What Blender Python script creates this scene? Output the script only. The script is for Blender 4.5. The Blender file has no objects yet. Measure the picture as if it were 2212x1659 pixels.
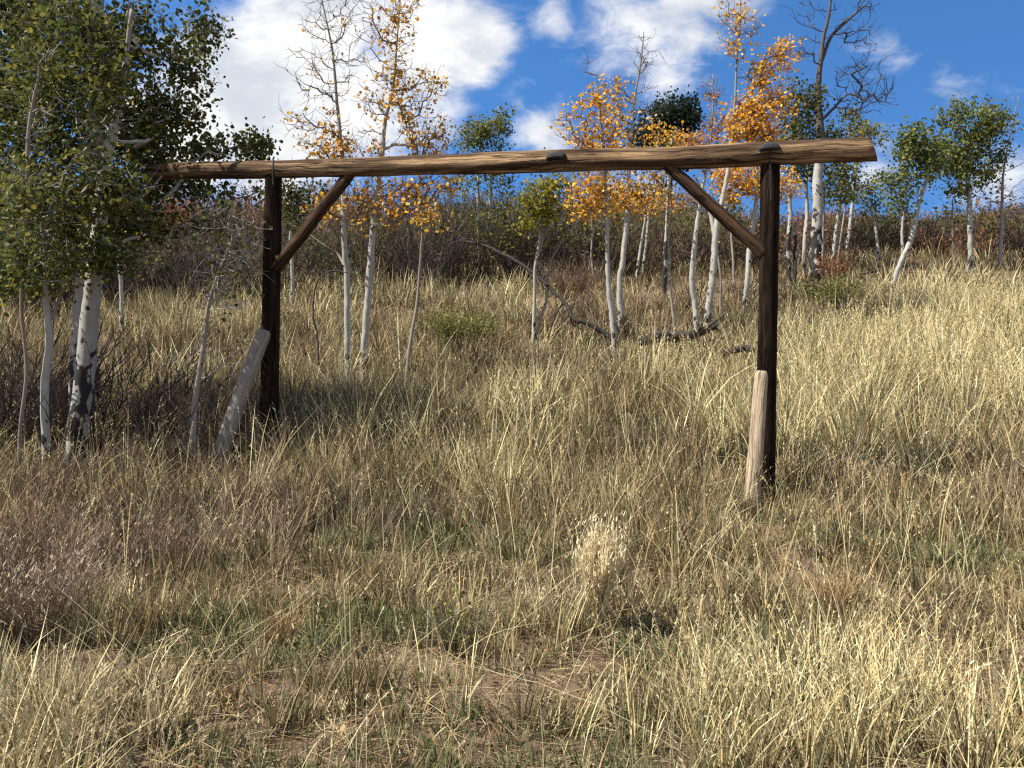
import bpy, math, random
import numpy as np
from mathutils import Vector

random.seed(11)
RS = np.random.RandomState(7)
scene = bpy.context.scene
COL = scene.collection

# ------------------------------------------------------------------ camera
FPX, UC, V0, WPX = 1770.0, 1106.0, 700.0, 2212.0      # picture geometry measured on the photograph
CAMZ = 1.75
cam = bpy.data.cameras.new("camera")
cam_o = bpy.data.objects.new("camera", cam)
COL.objects.link(cam_o)
cam.sensor_width = 36.0
cam.lens = FPX / WPX * 36.0
cam.shift_y = -129.5 / WPX
cam.clip_end = 2000.0
cam_o.location = (0, 0, CAMZ)
cam_o.rotation_euler = (math.radians(90), 0, 0)
scene.camera = cam_o

# ------------------------------------------------------------------ light
SUN = Vector((-0.58, -0.12, 0.80)).normalized()
sun = bpy.data.lights.new("sun", 'SUN')
sun.energy = 5.0
sun.angle = math.radians(0.55)
sun.color = (1.0, 0.95, 0.86)
sun_o = bpy.data.objects.new("sun", sun)
COL.objects.link(sun_o)
sun_o.rotation_euler = SUN.to_track_quat('Z', 'Y').to_euler()

scene.view_settings.view_transform = 'Standard'
scene.view_settings.look = 'None'
scene.view_settings.gamma = 1.0
scene.view_settings.use_curve_mapping = False
scene.view_settings.exposure = 1.08
scene.cycles.max_bounces = 8
scene.cycles.diffuse_bounces = 2
scene.cycles.transmission_bounces = 4
scene.cycles.transparent_max_bounces = 4
scene.cycles.use_denoising = False
scene.cycles.filter_width = 1.3


class NT:
    """small helper round a node tree"""
    def __init__(self, tree):
        self.t = tree
        self.n = tree.nodes
        self.n.clear()

    def node(self, kind, **kw):
        nd = self.n.new(kind)
        for k, v in kw.items():
            setattr(nd, k, v)
        return nd

    def put(self, sock, v):
        if isinstance(v, bpy.types.NodeSocket):
            self.t.links.new(v, sock)
        elif v is not None:
            sock.default_value = v

    def math(self, op, a, b=None, c=None, clamp=False):
        nd = self.node('ShaderNodeMath', operation=op, use_clamp=clamp)
        self.put(nd.inputs[0], a)
        if b is not None:
            self.put(nd.inputs[1], b)
        if c is not None:
            self.put(nd.inputs[2], c)
        return nd.outputs[0]

    def vmath(self, op, a, b=None):
        nd = self.node('ShaderNodeVectorMath', operation=op)
        self.put(nd.inputs[0], a)
        if b is not None:
            self.put(nd.inputs[1], b)
        return nd.outputs['Value'] if op in ('DISTANCE', 'LENGTH', 'DOT_PRODUCT') else nd.outputs[0]

    def mix(self, fac, a, b, blend='MIX'):
        nd = self.node('ShaderNodeMix', data_type='RGBA', blend_type=blend)
        self.put(nd.inputs[0], fac)
        self.put(nd.inputs[6], a if isinstance(a, bpy.types.NodeSocket) else (*a[:3], 1))
        self.put(nd.inputs[7], b if isinstance(b, bpy.types.NodeSocket) else (*b[:3], 1))
        return nd.outputs[2]

    def rng(self, v, a, b, c=0.0, d=1.0, smooth=True):
        nd = self.node('ShaderNodeMapRange', interpolation_type='SMOOTHSTEP' if smooth else 'LINEAR')
        nd.clamp = True
        for i, x in enumerate((v, a, b, c, d)):
            self.put(nd.inputs[i], x)
        return nd.outputs[0]

    def noise(self, vec, scale, detail=4.0, rough=0.55, dist=0.0):
        nd = self.node('ShaderNodeTexNoise')
        self.put(nd.inputs['Vector'], vec)
        nd.inputs['Scale'].default_value = scale
        nd.inputs['Detail'].default_value = detail
        nd.inputs['Roughness'].default_value = rough
        nd.inputs['Distortion'].default_value = dist
        return nd.outputs[0]

    def scaled(self, vec, s):
        return self.vmath('MULTIPLY', vec, s)


# ------------------------------------------------------------------ sky with clouds
def sky_dir(u, v):
    d = Vector(((u - UC) / FPX, 1.0, (V0 - v) / FPX))
    return d.normalized()


world = bpy.data.worlds.new("World")
scene.world = world
world.use_nodes = True
W = NT(world.node_tree)
gen = W.node('ShaderNodeTexCoord').outputs['Generated']
sky = W.node('ShaderNodeTexSky', sky_type='NISHITA')
sky.sun_disc = False
sky.sun_elevation = math.asin(SUN.z)
sky.sun_rotation = math.atan2(SUN.x, SUN.y)
sky.altitude = 2400.0
sky.air_density = 1.0
sky.dust_density = 0.1
sky.ozone_density = 3.0
skyvec = W.vmath('NORMALIZE', W.vmath('ADD', W.vmath('MULTIPLY', gen, (1, 1, 0.9)), (0, 0, 0.28)))
W.put(sky.inputs[0], skyvec)
hs = W.node('ShaderNodeHueSaturation')
hs.inputs['Hue'].default_value = 0.5
hs.inputs['Saturation'].default_value = 1.22
hs.inputs['Value'].default_value = 1.0
W.put(hs.inputs['Color'], sky.outputs[0])
# cloud cover: blobs broken up by noise, and an added cover out of view that whitens the fill light
BLOBS = [  # u, v, radius in picture px, weight
    (520, 250, 210, 1.0), (650, 130, 230, 1.1), (780, 230, 220, 1.0), (920, 120, 170, 0.9), (1010, 100, 125, 1.0), (1050, 80, 70, 0.8),
    (600, 330, 230, 0.9), (420, 330, 150, 0.9), (300, 250, 150, 0.7), (940, 230, 130, 0.7), (700, -40, 200, 0.9), (30, 20, 120, 0.6),
    (1380, 70, 170, 0.55), (1480, 60, 150, 0.55), (1440, 150, 150, 0.45), (1300, 100, 120, 0.35), (1500, -30, 180, 0.6),
    (1200, 50, 70, 0.42), (1180, 300, 100, 0.62), (1260, 320, 80, 0.4), (1105, 205, 80, 0.30),
    (1900, 110, 90, 0.42), (2110, 165, 100, 0.12), (2080, 105, 45, 0.10), (2170, 400, 110, 0.6), (1900, 350, 110, 0.5), (1340, 420, 160, 0.5),
]
acc = None
for (u, v, r, w) in BLOBS:
    dist = W.vmath('DISTANCE', gen, tuple(sky_dir(u, v)))
    c = W.rng(dist, 0.0, r / FPX * 1.25, w, 0.0)
    acc = c if acc is None else W.math('MAXIMUM', acc, c)
sep = W.node('ShaderNodeSeparateXYZ')
W.put(sep.inputs[0], gen)
wv = W.vmath('MULTIPLY', gen, (1.0, 1.0, 1.7))
# wind sheared wisps
n1 = W.noise(wv, 7.0, 8.0, 0.60, 0.35)
n2 = W.noise(W.vmath('ADD', wv, (3.1, 1.7, 0.4)), 17.0, 6.0, 0.62, 0.5)
n3 = W.noise(W.vmath('ADD', wv, (9.3, 2.2, 5.0)), 2.3, 3.0, 0.5, 0.0)
tex = W.math('ADD', W.math('MULTIPLY', W.math('SUBTRACT', n1, 0.5), 1.5), W.math('MULTIPLY', W.math('SUBTRACT', n2, 0.5), 0.7))
rest = W.rng(W.math('MULTIPLY', sep.outputs[1], -1.0), -0.55, 0.1, 0.0, 0.8)      # cloud carried on out of view, thickened there to neutralise the fill
cover = W.math('MAXIMUM', acc, W.math('MULTIPLY', rest, W.rng(n3, 0.40, 0.56)))
dens = W.rng(W.math('ADD', cover, tex), 0.20, 0.80, 0.0, 1.0)
shade_n = W.noise(W.vmath('ADD', wv, (0.02, 0.0, 0.09)), 8.5, 7.0, 0.6, 0.3)
cloud_col = W.mix(W.rng(shade_n, 0.34, 0.56), (0.68, 0.73, 0.81), (1.0, 1.0, 1.0))
bg1 = W.node('ShaderNodeBackground')
W.put(bg1.inputs[0], hs.outputs[0])
bg1.inputs[1].default_value = 0.109
bg2 = W.node('ShaderNodeBackground')
W.put(bg2.inputs[0], cloud_col)
bg2.inputs[1].default_value = 0.485
mx = W.node('ShaderNodeMixShader')
W.put(mx.inputs[0], dens)
W.put(mx.inputs[1], bg1.outputs[0])
W.put(mx.inputs[2], bg2.outputs[0])
wo = W.node('ShaderNodeOutputWorld')
W.put(wo.inputs[0], mx.outputs[0])


# ------------------------------------------------------------------ noise and terrain
_H = RS.rand(256, 256)


def vnoise(x, y):
    xi = np.floor(x).astype(int)
    yi = np.floor(y).astype(int)
    fx = x - xi
    fy = y - yi
    fx = fx * fx * (3 - 2 * fx)
    fy = fy * fy * (3 - 2 * fy)
    a = _H[xi & 255, yi & 255]
    b = _H[(xi + 1) & 255, yi & 255]
    c = _H[xi & 255, (yi + 1) & 255]
    d = _H[(xi + 1) & 255, (yi + 1) & 255]
    return (a * (1 - fx) + b * fx) * (1 - fy) + (c * (1 - fx) + d * fx) * fy


def fbm(x, y, s=1.0, o=0.0):
    x = np.asarray(x, float) * s + o
    y = np.asarray(y, float) * s + o * 1.7
    return (vnoise(x, y) * 0.53 + vnoise(x * 2.1 + 5, y * 2.1 + 9) * 0.29 + vnoise(x * 4.3 + 11, y * 4.3 + 3) * 0.18)


def sstep(a, b, x):
    t = np.clip((np.asarray(x, float) - a) / (b - a), 0, 1)
    return t * t * (3 - 2 * t)


PY = [-60, 2, 4.5, 6.5, 8.3, 10, 12, 16, 20, 24, 28, 32, 37, 45, 60, 80, 120, 450]
PZ = [0.0, 0.03, 0.0, -0.10, -0.17, -0.05, 0.22, 0.75, 1.45, 2.3, 3.1, 3.75, 4.5, 5.8, 8.0, 9.8, 11.5, 15.0]


def terrain(x, y):
    x = np.asarray(x, float)
    y = np.asarray(y, float)
    z = np.interp(y, PY, PZ)
    z = z * 0.5 + 0.25 * (np.interp(y - 0.8, PY, PZ) + np.interp(y + 0.8, PY, PZ))
    bias = 0.035 * x * sstep(10, 28, y) * (1 - sstep(34, 60, y))
    bias = np.clip(bias, -0.9, 0.9)
    z = z - 0.28 * np.exp(-((x + 6.5) / 2.4) ** 2 - ((y - 11) / 2.6) ** 2)
    return z + bias + (fbm(x, y, 0.55) - 0.5) * 0.16 + (fbm(x, y, 2.0, 40) - 0.5) * 0.07 + (fbm(x, y, 0.12, 9) - 0.5) * np.clip((y - 20) / 20, 0, 1.5)


def gz(x, y):
    return float(terrain(np.array([x]), np.array([y]))[0])


def P(u, v, Y):
    return np.array(((u - UC) / FPX * Y, Y, CAMZ + (V0 - v) / FPX * Y))


def depth_for(u, v, lift=0.35, lo=2.0, hi=60.0):
    """distance at which the ground (plus the grass standing on it) meets the line of sight through u, v"""
    ys = np.linspace(lo, hi, 1500)
    xs = (u - UC) / FPX * ys
    d = terrain(xs, ys) + lift - (CAMZ + (V0 - v) / FPX * ys)
    k = np.argmax(d > 0)
    return float(ys[k])


# ------------------------------------------------------------------ mesh helpers
def tag(o, label=None, cat=None, group=None, kind=None):
    if label:
        o['label'] = label
    if cat:
        o['category'] = cat
    if group:
        o['group'] = group
    if kind:
        o['kind'] = kind
    return o


def root(name, loc, label, cat, group=None):
    o = bpy.data.objects.new(name, None)
    o.empty_display_size = 0.3
    o.location = loc
    COL.objects.link(o)
    return tag(o, label, cat, group)


def link_mesh(name, verts, faces, mat, parent=None, uv=None, col=None, smooth=True, mats=None, midx=None):
    """verts (n,3); faces: (m,3) or (m,4) int array, or list of such arrays; world coordinates (moved to the parent's frame)"""
    verts = np.asarray(verts, np.float32)
    if parent is not None:
        off = Vector((0, 0, 0))
        p = parent
        while p is not None:
            off = off + p.location
            p = p.parent
        verts = verts - np.array(off, np.float32)
    if isinstance(faces, np.ndarray):
        faces = [faces]
    faces = [f for f in faces if len(f)]
    me = bpy.data.meshes.new(name)
    me.vertices.add(len(verts))
    me.vertices.foreach_set('co', verts.ravel())
    loops = np.concatenate([f.ravel() for f in faces]).astype(np.int32)
    tot = np.concatenate([np.full(len(f), f.shape[1], np.int32) for f in faces])
    me.loops.add(len(loops))
    me.loops.foreach_set('vertex_index', loops)
    me.polygons.add(len(tot))
    st = np.zeros(len(tot), np.int32)
    st[1:] = np.cumsum(tot)[:-1]
    me.polygons.foreach_set('loop_start', st)
    me.polygons.foreach_set('loop_total', tot)
    me.polygons.foreach_set('use_smooth', np.full(len(tot), smooth, bool))
    if uv is not None:
        l = me.uv_layers.new(name='UVMap')
        l.data.foreach_set('uv', np.asarray(uv, np.float32)[loops].ravel())
    if col is not None:
        a = me.attributes.new('col', 'FLOAT_COLOR', 'POINT')
        c = np.ones((len(verts), 4), np.float32)
        c[:, :3] = col
        a.data.foreach_set('color', c.ravel())
    for m in (mats or [mat]):
        me.materials.append(m)
    if midx is not None:
        me.polygons.foreach_set('material_index', np.asarray(midx, np.int32))
    me.update(calc_edges=True)
    o = bpy.data.objects.new(name, me)
    COL.objects.link(o)
    if parent is not None:
        o.parent = parent
    return o


class Tubes:
    """collects tubes with uv (metres round, metres along)"""
    def __init__(self):
        self.v, self.f, self.uv, self.n, self.tri, self.r = [], [], [], 0, [], []

    def add(self, pts, rad, sides=6, cap=True, skew=(0, 0), rough=0.0, vo=0.0, seed=0, round_end=False):
        pts = np.asarray(pts, float)
        rad = np.asarray(rad, float)
        n = len(pts)
        T = np.gradient(pts, axis=0)
        T /= np.linalg.norm(T, axis=1)[:, None] + 1e-9
        ref = np.array((0.13, -0.97, 0.2)) if abs(T[0, 1]) < 0.9 else np.array((1.0, 0, 0))
        A = np.cross(T, ref)
        A /= np.linalg.norm(A, axis=1)[:, None] + 1e-9
        B = np.cross(T, A)
        th = np.linspace(0, 2 * np.pi, sides + 1)
        s = np.concatenate([[0], np.cumsum(np.linalg.norm(np.diff(pts, axis=0), axis=1))])
        R = rad[:, None] * np.ones(sides + 1)[None, :]
        if rough:
            tt = np.where(th > 2 * np.pi - 1e-6, 0, th)
            nz = fbm(np.cos(tt)[None, :] * 1.6 + seed * 7.7, s[:, None] * 1.1 + np.sin(tt)[None, :] * 1.6, 1.0, seed) - 0.5
            nz2 = fbm(np.cos(tt)[None, :] * 6 + seed * 3.1, s[:, None] * 2.5 + np.sin(tt)[None, :] * 6, 1.0, seed + 20) - 0.5
            R = R * (1 + rough * (nz * 1.6 + nz2 * 0.9))
        V = pts[:, None, :] + R[:, :, None] * (np.cos(th)[None, :, None] * A[:, None, :] + np.sin(th)[None, :, None] * B[:, None, :])
        for end, k in ((0, skew[0]), (n - 1, skew[1])):
            if k:
                dz = V[end, :, 2] - pts[end, 2]
                V[end] += T[end][None, :] * (dz * k)[:, None]
        uv = np.stack([np.broadcast_to(th * rad.mean(), (n, sides + 1)), np.broadcast_to(s[:, None] + vo, (n, sides + 1))], -1)
        i = np.arange(n - 1)[:, None] * (sides + 1) + np.arange(sides)[None, :] + self.n
        q = np.stack([i, i + 1, i + sides + 2, i + sides + 1], -1).reshape(-1, 4)
        self.v.append(V.reshape(-1, 3))
        self.uv.append(uv.reshape(-1, 2))
        self.f.append(q)
        self.r.append(np.repeat(rad, sides + 1))
        base = self.n
        self.n += n * (sides + 1)
        if cap:
            for end in (0, n - 1):
                self.v.append(V[end].mean(0)[None, :])
                self.uv.append(np.array([[0, s[end] + vo]]))
                self.r.append(np.array([rad[end]]))
                c = self.n
                self.n += 1
                j = base + end * (sides + 1) + np.arange(sides)
                t = np.stack([np.full(sides, c), j + 1, j] if end == 0 else [np.full(sides, c), j, j + 1], -1)
                self.tri.append(t)
        return self

    def build(self, name, mat, parent=None, smooth=True):
        f = [np.concatenate(self.f)]
        if self.tri:
            f.append(np.concatenate(self.tri))
        o = link_mesh(name, np.concatenate(self.v), f, mat, parent, np.concatenate(self.uv), smooth=smooth)
        a = o.data.attributes.new('girth', 'FLOAT', 'POINT')
        a.data.foreach_set('value', np.concatenate(self.r).astype(np.float32))
        return o


def catmull(pts, n):
    pts = np.asarray(pts, float)
    if len(pts) == 2:
        t = np.linspace(0, 1, n)[:, None]
        return pts[0] * (1 - t) + pts[1] * t
    p = np.vstack([2 * pts[0] - pts[1], pts, 2 * pts[-1] - pts[-2]])
    out = []
    for t in np.linspace(0, len(pts) - 1 - 1e-6, n):
        i = int(t)
        f = t - i
        a, b, c, d = p[i], p[i + 1], p[i + 2], p[i + 3]
        out.append(0.5 * (2 * b + (c - a) * f + (2 * a - 5 * b + 4 * c - d) * f * f + (3 * b - a - 3 * c + d) * f ** 3))
    return np.array(out)


def ribbons(rt, h, w, az, lean, bend, c0, c1, K=3, face=None, plume=0.0):
    """blades and twigs as tapering bent strips. rt (n,3); returns verts, tris, colours"""
    n = len(rt)
    t = np.linspace(0, 1, K + 1)
    ca, sa = np.cos(az)[:, None], np.sin(az)[:, None]
    out = h[:, None] * (lean[:, None] * t + bend[:, None] * t ** 2)
    up = h[:, None] * (t * (1 - 0.30 * np.minimum(lean, 1.4)[:, None] ** 2) - 0.42 * np.clip(bend, 0, 1.6)[:, None] * t ** 2.5)
    ctr = np.stack([rt[:, 0:1] + ca * out, rt[:, 1:2] + sa * out, rt[:, 2:3] + up], -1)
    fa = az + np.pi / 2 if face is None else face
    wd = np.stack([np.cos(fa), np.sin(fa), np.zeros(n)], -1)
    prof = 1 - t[:-1] ** 1.6 * 0.75
    if plume:
        prof = np.where(t[:-1] > 0.6, 1.0 + plume, 0.8)
    hw = 0.5 * w[:, None] * prof[None, :]
    L = ctr[:, :-1] - wd[:, None, :] * hw[:, :, None]
    R = ctr[:, :-1] + wd[:, None, :] * hw[:, :, None]
    V = np.empty((n, 2 * K + 1, 3))
    V[:, 0:2 * K:2] = L
    V[:, 1:2 * K:2] = R
    V[:, -1] = ctr[:, -1]
    fs = []
    for k in range(K - 1):
        a = 2 * k
        fs += [(a, a + 1, a + 3), (a, a + 3, a + 2)]
    fs.append((2 * K - 2, 2 * K - 1, 2 * K))
    F = (np.arange(n)[:, None, None] * (2 * K + 1) + np.array(fs)[None]).reshape(-1, 3)
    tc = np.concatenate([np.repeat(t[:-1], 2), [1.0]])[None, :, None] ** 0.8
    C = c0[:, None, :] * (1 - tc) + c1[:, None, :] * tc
    return V.reshape(-1, 3), F, C.reshape(-1, 3), ctr


class Soup:
    def __init__(self):
        self.v, self.f, self.c, self.n = [], [], [], 0

    def add(self, V, F, C):
        self.v.append(V.astype(np.float32))
        self.f.append(F + self.n)
        self.c.append(C.astype(np.float32))
        self.n += len(V)

    def build(self, name, mat, parent=None):
        return link_mesh(name, np.concatenate(self.v), np.concatenate(self.f), mat, parent, col=np.concatenate(self.c), smooth=False)


# ------------------------------------------------------------------ materials
def new_mat(name):
    m = bpy.data.materials.new(name)
    m.use_nodes = True
    return m, NT(m.node_tree)


def out(N, shader):
    o = N.node('ShaderNodeOutputMaterial')
    N.put(o.inputs[0], shader)


def mat_plant(name, trans=0.3, bright=1.0, gloss=0.0):
    m, N = new_mat(name)
    c = N.node('ShaderNodeAttribute', attribute_name='col').outputs['Color']
    d = N.node('ShaderNodeBsdfDiffuse')
    N.put(d.inputs[0], c)
    t = N.node('ShaderNodeBsdfTranslucent')
    N.put(t.inputs[0], c)
    s = N.node('ShaderNodeMixShader')
    s.inputs[0].default_value = trans
    N.put(s.inputs[1], d.outputs[0])
    N.put(s.inputs[2], t.outputs[0])
    r = s.outputs[0]
    if gloss:
        g = N.node('ShaderNodeBsdfGlossy')
        g.inputs['Roughness'].default_value = 0.45
        s2 = N.node('ShaderNodeMixShader')
        s2.inputs[0].default_value = gloss
        N.put(s2.inputs[1], r)
        N.put(s2.inputs[2], g.outputs[0])
        r = s2.outputs[0]
    out(N, r)
    return m


def bump(N, hgt, strength, dist=0.01):
    b = N.node('ShaderNodeBump')
    b.inputs['Strength'].default_value = strength
    b.inputs['Distance'].default_value = dist
    N.put(b.inputs['Height'], hgt)
    return b.outputs[0]


def principled(N, col, rough=0.8, normal=None, spec=0.3):
    p = N.node('ShaderNodeBsdfPrincipled')
    N.put(p.inputs['Base Color'], col)
    N.put(p.inputs['Roughness'], rough)
    p.inputs['Specular IOR Level'].default_value = spec
    if normal is not None:
        N.put(p.inputs['Normal'], normal)
    return p.outputs[0]


def mat_aspen(name, furrow=1.0, scar=0.5, base=(0.60, 0.58, 0.51), dark_from=None, gain=0.15):
    """white bark with black scars; furrow is the height in metres up to which it is broken and black"""
    m, N = new_mat(name)
    uv = N.node('ShaderNodeUVMap').outputs[0]
    sp = N.node('ShaderNodeSeparateXYZ')
    N.put(sp.inputs[0], uv)
    geo = N.node('ShaderNodeTexCoord').outputs['Object']
    tone = N.noise(N.scaled(uv, (9, 4, 1)), 1.0, 5, 0.6)
    c = N.mix(N.rng(tone, 0.35, 0.7), tuple(x * 0.80 for x in base), base)
    fine = N.noise(N.scaled(uv, (8, 34, 1)), 1.0, 2, 0.5)
    c = N.mix(N.rng(fine, 0.60, 0.74, 0, 0.28), c, (0.22, 0.20, 0.17))
    wob = N.noise(N.scaled(uv, (30, 30, 1)), 1.0, 3, 0.6)
    vo = N.node('ShaderNodeTexVoronoi', feature='F1')
    N.put(vo.inputs['Vector'], N.scaled(uv, (6.5, 5.0, 1)))
    vo.inputs['Scale'].default_value = 1.0
    sc = N.node('ShaderNodeSeparateColor')
    N.put(sc.inputs[0], vo.outputs['Color'])
    size = N.rng(sc.outputs[0], 1.0 - 0.45 * scar, 1.0, 0.02, 0.26, smooth=False)
    mask_s = N.math('GREATER_THAN', N.math('ADD', size, N.math('MULTIPLY', N.math('SUBTRACT', wob, 0.5), 0.10)), vo.outputs['Distance'])
    fur = N.noise(N.scaled(uv, (7.5, 3.2, 1)), 1.0, 5, 0.55, 0.5)
    hg = N.rng(sp.outputs[1], furrow * 0.3, furrow, gain, -0.25, smooth=False)
    mask_f = N.rng(N.math('ADD', fur, hg), 0.60, 0.63)
    black = N.math('MAXIMUM', mask_s, mask_f)
    c = N.mix(black, c, (0.022, 0.019, 0.017))
    if dark_from is not None:      # a dead top whose bark has gone dark
        c = N.mix(N.rng(N.math('ADD', sp.outputs[1], N.math('MULTIPLY', fur, 0.8)), dark_from, dark_from + 0.5), c, (0.07, 0.055, 0.048))
    girth = N.node('ShaderNodeAttribute', attribute_name='girth').outputs['Fac']
    c = N.mix(N.rng(girth, 0.018, 0.045, 1.0, 0.0), c, (0.20, 0.155, 0.12))
    nb = bump(N, N.math('SUBTRACT', fine, N.math('MULTIPLY', black, 0.8)), 0.14, 0.006)
    out(N, principled(N, c, 0.75, nb))
    return m


def mat_twig(name, col, pale=False):
    m, N = new_mat(name)
    uv = N.node('ShaderNodeUVMap').outputs[0]
    n = N.noise(N.scaled(uv, (30, 9, 1)), 1.0, 3)
    c = N.mix(N.rng(n, 0.35, 0.65), tuple(x * 0.6 for x in col), tuple(min(1, x * 1.3) for x in col))
    if pale:       # thicker limbs of living aspens turn pale
        girth = N.node('ShaderNodeAttribute', attribute_name='girth').outputs['Fac']
        c = N.mix(N.rng(girth, 0.012, 0.035, 0.0, 1.0), c, (0.36, 0.34, 0.29))
    out(N, principled(N, c, 0.8))
    return m


def mat_log(name, light, mid, dark, dark_amt=0.5, bumps=0.6, along=1.0, rough=0.85, crack=0.5, spec=0.1):
    """weathered timber: long grain, streaks, checks and knots"""
    m, N = new_mat(name)
    uv = N.node('ShaderNodeUVMap').outputs[0]
    warp = N.noise(N.scaled(uv, (3, 2.2, 1)), 1.0, 3)
    uvw = N.vmath('ADD', uv, N.scaled(N.vmath('SUBTRACT', N.node('ShaderNodeCombineXYZ').outputs[0], (0.5, 0.5, 0)), (0, 0, 0)))
    cx = N.node('ShaderNodeCombineXYZ')
    N.put(cx.inputs[0], N.math('MULTIPLY', N.math('SUBTRACT', warp, 0.5), 0.09))
    uvw = N.vmath('ADD', uv, cx.outputs[0])
    g1 = N.noise(N.scaled(uvw, (26, 1.3 * along, 1)), 1.0, 6, 0.62)
    g2 = N.noise(N.scaled(uvw, (120, 4.0 * along, 1)), 1.0, 4, 0.6)
    big = N.noise(N.scaled(uvw, (7, 0.8 * along, 1)), 1.0, 4, 0.6, 0.4)
    c = N.mix(N.rng(g1, 0.34, 0.62), mid, light)
    c = N.mix(N.rng(big, 0.50 - 0.14 * dark_amt, 0.74 - 0.16 * dark_amt, 0, min(1, 0.85 * dark_amt + 0.1)), c, dark)
    c = N.mix(N.rng(g2, 0.48, 0.62, 0, 0.65), c, tuple(x * 0.45 for x in mid))
    vo = N.node('ShaderNodeTexVoronoi', feature='F1')
    N.put(vo.inputs['Vector'], N.scaled(uvw, (5.5, 1.9 * along, 1)))
    vo.inputs['Scale'].default_value = 1.0
    knot = N.rng(vo.outputs['Distance'], 0.06, 0.12, 1.0, 0.0)
    c = N.mix(N.math('MULTIPLY', knot, 0.75), c, tuple(x * 0.35 for x in mid))
    ck = N.noise(N.scaled(uvw, (16, 0.55 * along, 1)), 1.0, 4, 0.55, 0.2)
    cr = N.rng(N.math('ABSOLUTE', N.math('SUBTRACT', ck, 0.5)), 0.0, 0.018, 1.0, 0.0)
    c = N.mix(N.math('MULTIPLY', cr, crack), c, tuple(x * 0.2 for x in dark))
    hgt = N.math('SUBTRACT', N.math('ADD', g1, N.math('MULTIPLY', g2, 0.4)), N.math('ADD', N.math('MULTIPLY', cr, crack * 1.2), N.math('MULTIPLY', knot, 0.3)))
    out(N, principled(N, c, rough, bump(N, hgt, bumps, 0.02), spec))
    return m


def mat_ground():
    m, N = new_mat('dry_earth')
    p = N.node('ShaderNodeNewGeometry').outputs['Position']
    a = N.noise(p, 0.9, 5, 0.6)
    b = N.noise(p, 9.0, 6, 0.65)
    d = N.noise(p, 60.0, 4, 0.6)
    c = N.mix(N.rng(b, 0.32, 0.68), (0.085, 0.052, 0.034), (0.155, 0.102, 0.068))
    c = N.mix(N.rng(a, 0.45, 0.68, 0, 0.5), c, (0.17, 0.135, 0.085))
    c = N.mix(N.rng(d, 0.58, 0.72, 0, 0.6), c, (0.25, 0.185, 0.11))
    out(N, principled(N, c, 0.95, bump(N, N.math('ADD', b, N.math('MULTIPLY', d, 0.5)), 0.7, 0.03), 0.1))
    return m


def mat_plain(name, col, rough=0.6, metal=0.0, nscale=25.0, var=0.3):
    m, N = new_mat(name)
    t = N.node('ShaderNodeTexCoord').outputs['Object']
    n = N.noise(t, nscale, 5, 0.6)
    c = N.mix(N.rng(n, 0.35, 0.68), tuple(x * (1 - var) for x in col), tuple(min(1, x * (1 + var)) for x in col))
    p = N.node('ShaderNodeBsdfPrincipled')
    N.put(p.inputs['Base Color'], c)
    p.inputs['Roughness'].default_value = rough
    p.inputs['Metallic'].default_value = metal
    N.put(p.inputs['Normal'], bump(N, n, 0.3, 0.01))
    out(N, p.outputs[0])
    return m


M_GRASS = mat_plant('grass_blades', 0.18)
M_TWIGMASS = mat_plant('dry_twigs', 0.08)
M_LEAF = mat_plant('aspen_leaves', 0.42, gloss=0.012)
M_BARK_BIG = mat_aspen('aspen_bark_old', 3.4, 1.1, (0.34, 0.325, 0.285), gain=0.18)
M_BARK = mat_aspen('aspen_bark', 1.4, 1.15, (0.37, 0.355, 0.305), gain=0.17)
M_BARK_SCARRED = mat_aspen('aspen_bark_scarred', 4.5, 1.2, (0.35, 0.335, 0.295), gain=0.20)
M_BARK_DEAD = mat_aspen('aspen_bark_dead_top', 4.4, 1.2, (0.36, 0.345, 0.31), 5.0, gain=0.2)
M_BARK_GREY = mat_aspen('aspen_bark_grey', 0.7, 0.5, (0.31, 0.285, 0.24))
M_TWIG_PALE = mat_twig('pale_twig', (0.30, 0.25, 0.20))
M_TWIG_BROWN = mat_twig('brown_twig', (0.15, 0.105, 0.080), True)
M_TWIG_DARK = mat_twig('dark_twig', (0.06, 0.047, 0.042))
M_TWIG_GREY = mat_twig('grey_twig', (0.25, 0.235, 0.20), True)
M_BEAM = mat_log('peeled_log', (0.42, 0.28, 0.150), (0.165, 0.096, 0.050), (0.034, 0.019, 0.012), 0.95, 1.0, 0.65, crack=0.8)
M_POST = mat_log('tarred_post', (0.040, 0.025, 0.016), (0.012, 0.008, 0.0055), (0.005, 0.004, 0.0035), 0.6, 0.9, spec=0.04)
M_BRACE = mat_log('brown_brace', (0.100, 0.056, 0.030), (0.033, 0.018, 0.011), (0.010, 0.006, 0.004), 0.7, 1.0)
M_GREYLOG = mat_log('weathered_grey_log', (0.33, 0.285, 0.235), (0.235, 0.20, 0.165), (0.11, 0.092, 0.075), 0.4, 0.5, 0.7, crack=0.25)
M_PALELOG = mat_log('bleached_log', (0.46, 0.36, 0.245), (0.31, 0.23, 0.15), (0.14, 0.095, 0.062), 0.35, 0.7)
M_BLACK = mat_plain('blackened_metal', (0.014, 0.0135, 0.014), 0.75, 0.0)
M_ROCK = mat_plain('pale_stone', (0.20, 0.185, 0.16), 0.9, 0.0, 12.0, 0.25)
M_DEADWOOD = mat_twig('dead_wood', (0.020, 0.015, 0.012))
M_OLDLOG = mat_log('rotting_log', (0.10, 0.080, 0.065), (0.055, 0.042, 0.034), (0.02, 0.016, 0.014), 0.5, 0.8)

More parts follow.
